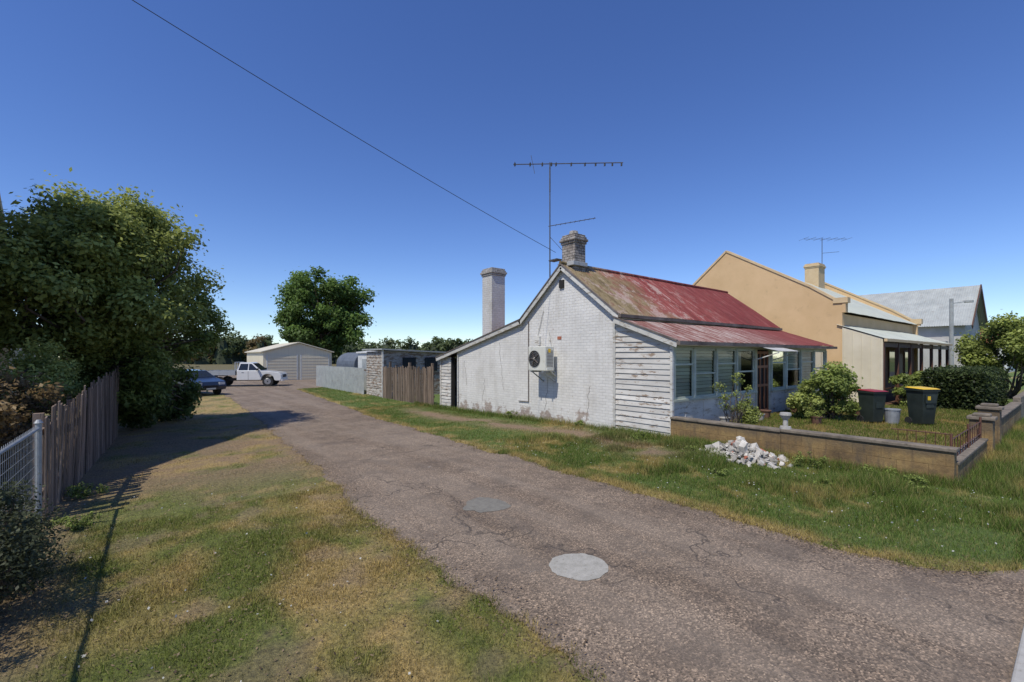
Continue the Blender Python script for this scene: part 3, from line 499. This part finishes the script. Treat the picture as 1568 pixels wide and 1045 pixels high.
# ================================================================ YARD
mb=MB(); mb.box(10.33,21.9,1.5,6.47,-.05,.222,M_ground); yard=mb.build('front_lawn')
a_=yard.data.attributes.new('Col','FLOAT_COLOR','POINT'); a_.data.foreach_set('color',np.tile([.24,.19,.07,1],len(yard.data.vertices)).astype(np.float32))
mb=MB()
mb.box(10.12,10.34,3.9,6.42,-.1,.53,M_rend); mb.box(10.13,10.35,1.32,3.9,-.1,.54,M_rend); mb.box(10.09,10.37,3.9,6.42,.53,.585,M_cap); mb.box(10.10,10.38,1.29,3.898,.54,.60,M_cap)
mb.box(10.352,13.9,1.31,1.5,-.1,.3,M_rend); mb.box(10.381,13.9,1.29,1.52,.3,.35,M_cap)
mb.box(15.6,22.0,1.31,1.5,-.1,.55,M_rend); mb.box(15.6,22,1.28,1.53,.55,.6,M_cap)
mb.build('garden_retaining_wall',bevel=.012)
for (x_,t) in ((14.15,.72),(15.4,.85)):
    mb=MB(); mb.box(x_-.18,x_+.18,1.23,1.59,-.1,t,M_rend); mb.box(x_-.22,x_+.22,1.19,1.63,t,t+.07,M_cap); mb.box(x_-.14,x_+.14,1.27,1.55,t+.07,t+.13,M_cap); mb.build('gate_pillar',bevel=.015)
mb=MB()
for x_ in np.arange(10.5,13.9,.28): mb.cyl((x_,1.4,.34),(x_+random.uniform(-.02,.02),1.4,.72+random.uniform(-.03,.03)),.008,.008,M_post,5)
for x_ in (10.45,12.2,13.8): mb.cyl((x_,1.4,.3),(x_,1.4,.8),.02,.02,M_post,6)
mb.cyl((10.45,1.4,.7),(13.8,1.4,.7),.01,.01,M_post,5); mb.cyl((10.45,1.4,.45),(13.8,1.4,.45),.01,.01,M_post,5); mb.build('iron_railing')
mb=MB(); 
for y_ in np.arange(1.55,2.3,.13): mb.cyl((11.0,y_,.22),(11.0,y_,.74),.006,.006,M_post,5)
mb.cyl((11,1.5,.72),(11,2.3,.72),.01,.01,M_post,6); mb.cyl((11,1.5,.3),(11,2.3,.3),.01,.01,M_post,6); mb.build('old_iron_gate')
mb=MB(); cx,cy=10.24,3.85
for z0,z1,r0,r1 in ((.60,.65,.11,.1),(.65,.80,.05,.045),(.80,.88,.06,.11),(.88,.93,.11,.10)): mb.cyl((cx,cy,z0),(cx,cy,z1),r0,r1,M_conc,14)
mb.build('concrete_urn')
mb=MB(); 
for i in range(560):
    r=abs(random.gauss(0,.42)); t=random.uniform(0,2*math.pi); r=min(r,1.0); x_=9.35+.66*r*math.cos(t); y_=4.35+.9*r*math.sin(t); hz=max(0,.38*(1-r/.95)); z_=random.uniform(0,1)*hz+.02; s=random.uniform(.018,.06)*(1.9 if random.random()<.10 else 1)
    q=[]; Rm=Matrix.Rotation(random.uniform(0,6),3,'X')@Matrix.Rotation(random.uniform(0,6),3,'Z')
    for sx,sy,sz in ((-1,-1,-1),(1,-1,-1),(1,1,-1),(-1,1,-1),(-1,-1,1),(1,-1,1),(1,1,1),(-1,1,1)):
        q.append(V((x_,y_,z_))+Rm@V((sx*s*random.uniform(.6,1.3),sy*s*random.uniform(.4,1.1),sz*s*random.uniform(.4,.9))))
    mb.hexa(q,M_rubble if random.random()<.93 else M_redR)
mb.build('rubble_pile',bevel=.005)
def bin_(name,x_,y_,h,w_,lid,rot):
    e=empty(name,(x_,y_,.22),rot,True); mb=MB(); a=w_*.38;b=w_*.5; c=w_*.42;d=w_*.58
    mb.hexa([(-a,-c,.06),(a,-c,.06),(a,c,.0),(-a,c,.0),(-b,-d,h*.9),(b,-d,h*.9),(b,d,h*.93),(-b,d,h*.93)],M_bin)
    mb.box(-b-.025,b+.025,-d-.025,d+.01,h*.86,h*.91,M_bin); mb.box(-b*.5,b*.5,-d*.93,-d*.9,h*.45,h*.62,M_bin); mb.build('body',e,bevel=.015)
    mb=MB(); mb.hexa([(-b-.03,-d-.05,h*.912),(b+.03,-d-.05,h*.912),(b+.03,d,h*.935),(-b-.03,d,h*.935),(-b*.9,-d*.85,h*.94),(b*.9,-d*.85,h*.94),(b*.9,d*.85,h*.96),(-b*.9,d*.85,h*.96)],lid); mb.build('lid',e,bevel=.01)
    mb=MB(); mb.cyl((-b*.9,d*.8,.1),(-b*.75,d*.8,.1),.1,.1,M_rub,16); mb.cyl((b*.75,d*.8,.1),(b*.9,d*.8,.1),.1,.1,M_rub,16); mb.cyl((-b,d+.04,h*.9),(b,d+.04,h*.9),.015,.015,M_bin,8); mb.build('wheels_and_handle',e)
    return e
bin_('wheelie_bin',15.8,3.73,.98,.42,M_redlid,-.5); b2=bin_('wheelie_bin',16.4,2.78,1.08,.44,M_yel,-.6)
mb=MB(); mb.box(-.15,.15,-.262,-.246,.62,.84,M_bin); mb.box(-.10,-.02,-.272,-.264,.7,.8,M_yel); mb.build('stickers',b2)
mb=MB(); mb.cyl((16.1,3.35,.22),(16.1,3.35,.62),.15,.19,M_metal,18); mb.cyl((16.1,3.35,.60),(16.1,3.35,.63),.2,.2,M_metal,18); mb.build('metal_rubbish_tin',smooth=False)
for (x_,y_,s) in ((14.3,4.6,.14),(13.9,5.9,.12),(17.0,4.4,.15),(12.2,6.1,.13),(16.5,5.9,.16),(16.9,6.0,.12),(14.5,6.0,.15)):
    mb=MB(); mb.cyl((x_,y_,.22),(x_,y_,.22+s*1.6),s*.7,s,M_brk if s>.13 else M_conc,16); mb.cyl((x_,y_,.22+s*1.45),(x_,y_,.22+s*1.62),s*1.08,s*1.1,M_brk if s>.13 else M_conc,16); mb.build('flower_pot')
# ================================================================ NEIGHBOUR TERRACE
H2=empty('apricot_terrace_house',(29,10,0)); mb=MB()
for x0,zz in ((22.5,0),(36.0,-.2)):
    pts=[(6.3,-.1),(6.3,4.35),(6.55,4.42),(7.5,5.1),(11.16,7.27),(12.9,5.82),(14.8,4.2),(14.8,-.1)]
    mb.prism([(x0,a,b+(zz if b>1 else 0)) for a,b in pts],(.26,0,0),M_peach)
    for (a,b),(c_,d) in zip(pts[2:6],pts[3:7]): mb.beam((x0+.13,a,b+zz+.04),(x0+.13,c_,d+zz+.04),.34,.09,M_cop)
    mb.box(x0-.05,x0+.31,6.1,6.62,4.30,4.52+zz,M_cop) if zz==0 else mb.box(x0-.05,x0+.31,6.1,6.62,4.0,4.3,M_cop); mb.box(x0-.02,x0+.28,6.18,6.298,3.9,4.30+zz,M_peach)
mb.box(22.76,36,6.5,6.7,-.1,3.9,M_peach); mb.box(22.76,36,14.5,14.7,0,3.9,M_peach)
mb.build('parapet_walls',H2)
corrug('front_roof',(22.76,11.16,6.75),(1,0,0),(0,6.3-11.16,3.95-6.75),13.24,5.61,M_niron,H2,rows=4); corrug('rear_roof',(22.76,11.16,6.75),(1,0,0),(0,3.6,-2.6),13.24,4.44,M_niron,H2,rows=4)
corrug('veranda_roof',(22.42,6.48,3.4),(1,0,0),(0,-1.62,-.62),13.8,1.73,M_niron,H2,rows=4)
mb=MB(); mb.box(22.4,36.3,4.80,4.9,2.66,2.77,M_cop); mb.box(22.46,22.52,4.95,6.29,-.05,2.78,M_cream); mb.prism([(22.46,4.95,2.78),(22.46,6.29,2.78),(22.46,6.29,3.28)],(.06,0,0),M_cream)
for y_ in np.arange(5.05,6.3,.3): mb.box(22.43,22.455,y_-.02,y_+.02,0,2.72+(y_-4.95)*.38,M_cream)
for x_ in (22.6,24.8,27,29.3,31.6,33.8,35.9): mb.box(x_-.06,x_+.06,4.92,5.04,0,2.7,M_post)
mb.box(22.76,36,6.44,6.49,-.05,3.1,M_brk)
mb.box(22.6,36,4.94,5.02,2.45,2.64,M_post); mb.box(22.6,36,4.95,6.43,-.05,.15,M_brk)
for x_ in (23.6,26.6,30.2,33.5): mb.box(x_,x_+1.0,6.38,6.435,.9,2.3,M_vglass); mb.box(x_-.06,x_+1.06,6.40,6.437,.82,2.38,M_post)
for x_ in (25.2,32.1): mb.box(x_,x_+.85,6.39,6.436,.15,2.2,M_post)
for x_ in (22.6,25.0): mb.box(x_+.1,x_+1.9,4.96,5.0,.75,.8,M_post)
mb.build('veranda',H2)
chimney('chimney',34.2,11.1,1.1,.8,6,8.1,M_cop,M_cop,H2)
mb=MB(); mb.cyl((34.9,10.9,6.5),(34.9,10.9,9.9),.02,.02,M_ant,6); mb.cyl((33.8,11.6,9.8),(36.2,9.9,9.85),.012,.012,M_ant,5)
for t in np.linspace(0,1,7): mb.cyl((33.8+2.4*t-.3,11.6-1.7*t-.4,9.82),(33.8+2.4*t+.3,11.6-1.7*t+.4,9.82),.008,.008,M_ant,4)
mb.cyl((34.9,10.9,8.9),(35.8,10.2,9.0),.012,.012,M_ant,5); mb.build('antenna',H2)
H3=empty('grey_gabled_house',(51,9,0)); mb=MB(); mb.box(47.3,55,5.6,13,-.1,4.35,M_gwall); mb.prism([(47.3,5.6,4.35),(55,5.6,4.35),(51.2,5.6,7.4)],(0,.2,0),M_gwall)
mb.box(46.2,47.3,6.5,13,0,3.2,M_gwall); mb.build('walls',H3)
corrug('roof_west',(51.2,5.2,7.67),(0,1,0),(-4.4,0,-3.35),8,5.5,M_giron,H3,rows=3,pitch=.14); corrug('roof_east',(51.2,5.2,7.67),(0,1,0),(4.4,0,-3.35),8,5.5,M_giron,H3,rows=3,pitch=.14)
mb=MB(); mb.beam((51.2,5.15,7.6),(46.75,5.15,4.2),.06,.3,M_post); mb.beam((51.2,5.15,7.6),(55.6,5.15,4.2),.06,.3,M_post); mb.box(49,50.2,5.5,5.58,1.2,3.2,M_vglass); mb.box(48.9,50.3,5.54,5.59,1.1,3.3,M_white); mb.box(52,53,5.5,5.58,.3,2.6,M_post); mb.box(47.24,47.29,6.3,7.2,1.2,2.9,M_vglass); mb.build('barge_boards_and_windows',H3)
H4=empty('hip_roof_house',(48,20,0)); mb=MB(); mb.box(42,50,15,24,0,5.0,M_gwall); mb.build('walls',H4); corrug('roof',(46,14.8,8.3),(0,1,0),(-4.5,0,-3),9,5.4,M_giron,H4,rows=3,pitch=.14)
H5=empty('red_roof_cottage',(86,8,0)); mb=MB(); mb.box(82,92,6,13,0,3.6,M_wpaint); mb.prism([(81.7,5.5,3.6),(81.7,13.5,3.6),(81.7,9.5,6.6)],(10.5,0,0),M_redR); mb.box(84,85.2,5.95,5.99,1.2,2.6,M_vglass); mb.box(88,89.2,5.95,5.99,1.2,2.6,M_vglass); mb.build('walls_and_roof',H5)
mb=MB(); mb.cyl((38.5,5.15,-.1),(38.5,5.15,5.6),.12,.1,M_ziron,10); mb.beam((38.5,5.15,5.3),(39.4,4.5,5.45),.05,.05,M_ziron); mb.box(39.2,39.6,4.3,4.7,5.38,5.5,M_ziron); mb.build('street_light_pole')
mb=MB(); mb.box(22.1,36,1.32,1.5,-.1,.75,M_cap); mb.build('front_boundary_wall',bevel=.01)
# ================================================================ BACK YARD STRUCTURES
def paling(name,x0,y0,x1,y1,h0,h1,m,pw=.1,lean=.015,gap=.008,side=1,hv=.03):
    e=empty(name,((x0+x1)/2,(y0+y1)/2,0)); mb=MB(); L=math.hypot(x1-x0,y1-y0); ux,uy=(x1-x0)/L,(y1-y0)/L; nx_,ny_=uy*side,-ux*side; k=int(L/(pw+gap))
    for i in range(k):
        if random.random()<.012: continue
        t=i*(pw+gap); px,py=x0+ux*t,y0+uy*t; h=h0+(h1-h0)*t/L+random.gauss(0,hv); z=float(tz(py))-.03; l=random.gauss(0,lean); of=random.uniform(-.010,.010); wv=.05*math.sin(t*.8)+.02
        w_=pw*random.uniform(.82,1.02); th=.016
        b=V((px+nx_*of,py+ny_*of,z)); U_=V((ux,uy,0))*w_; Nn=V((nx_,ny_,0)); T=V((ux*l*h,uy*l*h,h))+Nn*((wv+random.uniform(-.02,.02))*h*.5)
        c1=random.uniform(.0,.03);c2=random.uniform(0,.03)
        mb.hexa([b,b+U_,b+U_+Nn*th,b+Nn*th,b+T-V((0,0,c1)),b+T+U_-V((0,0,c2)),b+T+U_+Nn*th-V((0,0,c2)),b+T+Nn*th-V((0,0,c1))],m)
    mb.build('palings',e); mb=MB()
    for f in (.25,.8): mb.beam((x0-nx_*.04,y0-ny_*.04,h0*f+float(tz(y0))),(x1-nx_*.04,y1-ny_*.04,h1*f+float(tz(y1))),.04,.07,m)
    t=.3
    while t<L: mb.box(x0+ux*t-nx_*.1-.05,x0+ux*t-nx_*.1+.05,y0+uy*t-ny_*.1-.05,y0+uy*t-ny_*.1+.05,-.3,h0*.95,m); t+=2.3
    mb.build('posts_and_rails',e); return e
paling('paling_fence',-1.05,8.2,-.75,16.9,1.42,1.95,M_wood,.10,.035,.016,hv=.05)
paling('paling_fence',10.05,18.35,10.0,24.0,1.85,1.75,M_wood2,.12,.015,side=-1,hv=.05)
e=empty('woven_wire_fence',(-1.1,6,0)); mb=MB(); mb.cyl((-1.08,8.05,-.1),(-1.08,8.05,1.27),.032,.032,M_metal,12); mb.cyl((-1.08,8.05,1.27),(-1.08,8.05,1.31),.045,.02,M_metal,12); mb.cyl((-1.1,3.6,-.1),(-1.1,3.6,1.27),.03,.03,M_metal,12)
mb.cyl((-1.1,3.6,1.2),(-1.08,8.05,1.2),.018,.018,M_metal,8)
for y_ in np.arange(3.65,8.0,.075): mb.cyl((-1.09,y_,.05),(-1.09,y_+.01,1.2),.002,.002,M_metal,4,False); mb.cyl((-1.088,y_,1.2),(-1.088,y_+.0375,1.25),.002,.002,M_metal,4,False); mb.cyl((-1.088,y_+.0375,1.25),(-1.088,y_+.075,1.2),.002,.002,M_metal,4,False)
for z_ in np.arange(.1,1.2,.11): mb.cyl((-1.092,3.6,z_),(-1.092,8.05,z_),.002,.002,M_metal,4,False)
mb.build('posts_and_mesh',e)
H6=empty('weatherboard_shed',(11.5,25.3,0)); mb=MB(); mb.box(10.1,14,24.1,26.6,-.3,2.35,M_wb2); boards(mb,(10.1,24.1,0),(0,1,0),(-1,0,0),2.5,-.2,2.35,M_wb2,wob=.04); mb.box(9.98,10.07,24.02,24.1,-.2,2.45,M_white); mb.hexa([(9.9,23.9,2.42),(14.3,23.9,2.25),(14.3,26.9,2.25),(9.9,26.9,2.42),(9.9,23.9,2.50),(14.3,23.9,2.33),(14.3,26.9,2.33),(9.9,26.9,2.50)],M_ziron)
for x_ in (11.2,12.6): mb.box(x_,x_+.8,24.03,24.09,1.2,2.0,M_vglass)
mb.build('walls_and_roof',H6)
H7=empty('corrugated_iron_fence',(10,31,0)); corrug('sheets',(9.95,26.7,-.25),(0,1,0),(0,0,1),10,1.62,M_ziron,H7,rows=3,sag=.03,pitch=.12,amp=.02)
mb=MB(); mb.box(10.05,10.1,26.7,36.7,1.2,1.28,M_wood); mb.build('rail',H7)
H8=empty('white_garden_shed',(12,29.3,0)); mb=MB(); mb.box(11,13,28.4,30.6,-.3,2.25,M_wpaint); mb.hexa([(10.9,28.3,2.26),(13.1,28.3,2.26),(13.1,30.7,2.26),(10.9,30.7,2.26),(10.9,28.3,2.36),(13.1,28.3,2.55),(13.1,30.7,2.55),(10.9,30.7,2.36)],M_wpaint); mb.box(10.97,10.995,29,29.8,-.2,1.9,M_ziron); mb.build('walls_and_roof',H8,bevel=.01)
H9=empty('tarp_covered_trailer',(12,33.5,0)); mb=MB()
arc=[(11.0+1.0-1.0*math.cos(t),31.4,1.5+.85*math.sin(t)) for t in np.linspace(0,math.pi,12)]; mb.prism([(11.0,31.4,.3)]+arc+[(13.0,31.4,.3)],(0,3.8,0),M_tarp); mb.cyl((11,33,.05),(11.2,33,.05),.3,.3,M_rub,16); mb.cyl((12.8,33,.05),(13,33,.05),.3,.3,M_rub,16); mb.build('cover_and_wheels',H9,bevel=.05)
H10=empty('cream_steel_garage',(11.2,51,0)); mb=MB(); g0,g1=8.13,14.25; gm=(g0+g1)/2
mb.prism([(g0,47,-.3),(g1,47,-.3),(g1,47,2.45),(gm,47,3.3),(g0,47,2.45)],(0,9,0),M_shed); mb.build('walls',H10)
mb=MB()
for s in (-1,1): mb.hexa([(gm,46.8,3.34),(gm+s*3.25,46.8,2.42),(gm+s*3.25,56.2,2.42),(gm,56.2,3.34),(gm,46.8,3.42),(gm+s*3.25,46.8,2.5),(gm+s*3.25,56.2,2.5),(gm,56.2,3.42)],M_shed)
for a,b in ((g0+.35,g0+2.85),(g1-2.85,g1-.35)):
    mb.box(a,b,46.93,46.99,-.25,2.1,M_shed)
    for z_ in np.arange(-.1,2.1,.28): mb.box(a,b,46.915,46.93,z_,z_+.015,M_cop)
    mb.box(a-.08,a,46.92,46.99,-.25,2.2,M_wpaint); mb.box(b,b+.08,46.92,46.99,-.25,2.2,M_wpaint)
mb.build('roof_and_roller_doors',H10)
H11=empty('peach_two_storey_house',(-6,15,0)); mb=MB(); mb.prism([(-3.3,9,-.1),(-3.3,20,-.1),(-3.3,20,5.0),(-3.3,15.2,10.2),(-3.3,9,4.0)],(-6,0,0),M_peach); mb.box(-8.5,-3.35,20,24.5,-.2,3.0,M_cream)
mb.box(-3.29,-3.25,17.6,18.6,1.6,3.2,M_vglass); mb.box(-3.30,-3.27,17.5,18.7,1.5,3.3,M_white); mb.box(-3.295,-3.24,9,20,-.1,1.3,M_cream); mb.beam((-3.27,20.1,4.87),(-3.27,15.2,10.18),.05,.2,M_cop); mb.build('walls',H11)
mb=MB(); mb.hexa([(-9,20.2,4.80),(-3.31,20.2,4.80),(-3.31,15.2,10.22),(-9,15.2,10.22),(-9,20.2,4.88),(-3.31,20.2,4.88),(-3.31,15.2,10.30),(-9,15.2,10.30)],M_giron); mb.build('roof',H11)
# ================================================================ VEHICLES
def arch(cx,r,z,k=8): return [(cx+r*math.cos(t),z+r*math.sin(t)) for t in np.linspace(math.pi,0,k)]
def wheel(mb,x,y,r,w_=.2):
    s=1 if y>0 else -1; mb.cyl((x,y-s*w_,r),(x,y,r),r,r,M_rub,22); mb.cyl((x,y+s*.001,r),(x,y+s*.012,r),r*.62,r*.58,M_hub,16); mb.cyl((x,y+s*.012,r),(x,y+s*.02,r),r*.15,r*.12,M_rub,8)
def prof(mb,pts,hw,m): mb.prism([(x,-hw,z) for x,z in pts],(0,2*hw,0),m)
def green(mb,pts,zb,hb,ht,zt,m):
    hwf=lambda z:hb+(ht-hb)*(z-zb)/(zt-zb); n=len(pts)
    A=[(x,-hwf(z),z) for x,z in pts];B=[(x,hwf(z),z) for x,z in pts]; mb.poly(A,m);mb.poly(B[::-1],m)
    for i in range(n):
        j=(i+1)%n; mb.poly([A[j],A[i],B[i],B[j]],m)
    return hwf
e=empty('white_tray_utility',(5.75,39.8,-.2),math.radians(-26),True)
mb=MB(); lower=[(2.62,.42),(2.68,.62),(2.64,.9),(2.5,1.03),(1.9,1.12),(1.28,1.17),(-.38,1.2),(-.38,.48)]+[(x,z) for x,z in arch(1.72,.46,.48)]+[(2.3,.42)]
prof(mb,lower,.88,M_cpw); hwf=green(mb,[(1.28,1.165),(.62,1.76),(.45,1.80),(-.2,1.80),(-.38,1.19)],1.17,.86,.66,1.8,M_cpw)
mb.build('cab_body',e,bevel=.03)
mb=MB()
for s in (-1,1):
    g=lambda x,z:(x,s*(hwf(z)+.006),z)
    mb.poly([g(1.08,1.22),g(.60,1.68),g(.42,1.70),g(.42,1.22)],M_vglass); mb.poly([g(.36,1.22),g(.36,1.70),g(-.16,1.70),g(-.28,1.22)],M_vglass)
    mb.poly([(x,s*.885,z) for x,z in ((.39,1.16),(.405,1.16),(.405,.5),(.39,.5))],M_rub); mb.poly([(x,s*.885,z) for x,z in ((1.2,1.1),(1.215,1.1),(1.215,.6),(1.2,.6))],M_rub)
    mb.box(-.05,.1,s*.885-.01,s*.885+.012,1.03,1.06,M_rub); mb.box(1.0,1.12,min(s*.9,s*1.08),max(s*.9,s*1.08),1.2,1.36,M_rub); mb.box(2.55,2.69,s*.5-(.0 if s>0 else .3),s*.5+(.3 if s>0 else 0),.72,.9,M_lamp)
mb.poly([(1.235,-.76,1.225),(1.235,.76,1.225),(.675,.66,1.73),(.675,-.66,1.73)],M_vglass)
mb.box(2.64,2.70,-.42,.42,.66,.88,M_rub); mb.box(2.6,2.74,-.85,.85,.4,.56,M_cpw); mb.box(-2.6,2.3,-.4,.4,.42,.6,M_rub)
mb.build('windows_lamps_chassis',e)
mb=MB(); mb.box(-2.65,-.46,-.95,.95,.86,.94,M_alu)
for s in (-1,1): mb.box(-2.65,-.46,s*.93-.015,s*.93+.015,.94,1.2,M_alu)
mb.box(-2.66,-2.62,-.93,.93,.94,1.2,M_alu); mb.box(-.5,-.44,-.93,.93,.94,1.3,M_alu)
for y_ in (-.9,-.45,0,.45,.9): mb.box(-.5,-.45,y_-.02,y_+.02,1.3,1.8,M_alu)
mb.box(-.5,-.45,-.92,.92,1.8,1.84,M_alu)
for x_ in (-2.1,-1.55,-1.0): mb.box(x_-.02,x_+.02,-.955,.955,.94,1.19,M_alu)
for s in (-1,1): mb.box(-2.05,-1.05,s*.75-.14,s*.75+.14,.80,.84,M_rub)
mb.build('tray',e)
mb=MB()
for x_ in (1.72,-1.55):
    for s in (-1,1): wheel(mb,x_,s*.87,.37)
mb.build('wheels',e)
e=empty('parked_hatchback_car',(1.95,33.2,-.2),math.radians(-68),True); mb=MB()
lower=[(2.05,.35),(2.12,.55),(2.0,.8),(1.1,.98),(-1.9,1.0),(-2.05,.7),(-2.0,.35),(-1.65,.3)]+arch(-1.3,.36,.3)+arch(1.3,.36,.3)+[(1.75,.3)]
prof(mb,lower,.85,M_cpb); hwf=green(mb,[(1.1,.975),(.35,1.42),(-.9,1.47),(-1.6,1.35),(-1.9,.99)],.98,.82,.6,1.45,M_cpb); mb.build('body',e,bevel=.04)
mb=MB(); mb.poly([(1.02,-.70,1.04),(1.02,.70,1.04),(.44,.6,1.385),(.44,-.6,1.385)],M_vglass)
for s in (-1,1):
    g=lambda x,z:(x,s*(hwf(z)+.006),z); mb.poly([g(.85,1.03),g(.35,1.36),g(-.3,1.39),g(-.3,1.03)],M_vglass); mb.poly([g(-.38,1.03),g(-.38,1.39),g(-1.2,1.36),g(-1.4,1.03)],M_vglass)
    mb.box(1.92,2.1,s*.62-.16,s*.62+.16,.62,.76,M_lamp); mb.box(.75,.87,min(s*.86,s*1.02),max(s*.86,s*1.02),1.0,1.12,M_cpb)
mb.box(2.06,2.13,-.4,.4,.45,.6,M_rub); mb.box(2.10,2.15,-.25,.25,.36,.45,M_plastic)
mb.build('windows_and_lamps',e); mb=MB()
for x_ in (1.3,-1.3):
    for s in (-1,1): wheel(mb,x_,s*.85,.31)
mb.build('wheels',e)
k=500; x,y=samp(k,5.9,10,.6,9); m=x>RR(y)+.1; x,y=x[m],y[m]; P=np.stack([x,y,tz(y)+.05+.06*rng.random(len(x))],-1)
x2,y2=samp(120,-.9,2.1,2,9); P=np.concatenate([P,np.stack([x2,y2,tz(y2)+.05],-1)])
leaves('white_clover_flowers',P,np.tile([0,0,1.5],(len(P),1)),.010,np.tile([.6,.6,.55],(len(P),1)),asp=1)
k=6000; y=.6+20*rng.random(k)**1.4; sd_=rng.random(k)<.5; x=np.where(sd_,RL(y)+.17*rng.normal(size=k),RR(y)-.17*rng.normal(size=k)); P=np.stack([x,y,tz(y)+.028],-1)
k2=6000; x=-.9+3.2*rng.random(k2); y=3+15*rng.random(k2); P=np.concatenate([P,np.stack([x,y,tz(y)+.035],-1)])
cc=np.array([.26,.19,.12])*(.4+1.2*rng.random(len(P)))[:,None]; leaves('leaf_litter',P,np.tile([0,0,2.5],(len(P),1)),.013,cc,asp=.5)
print('done')
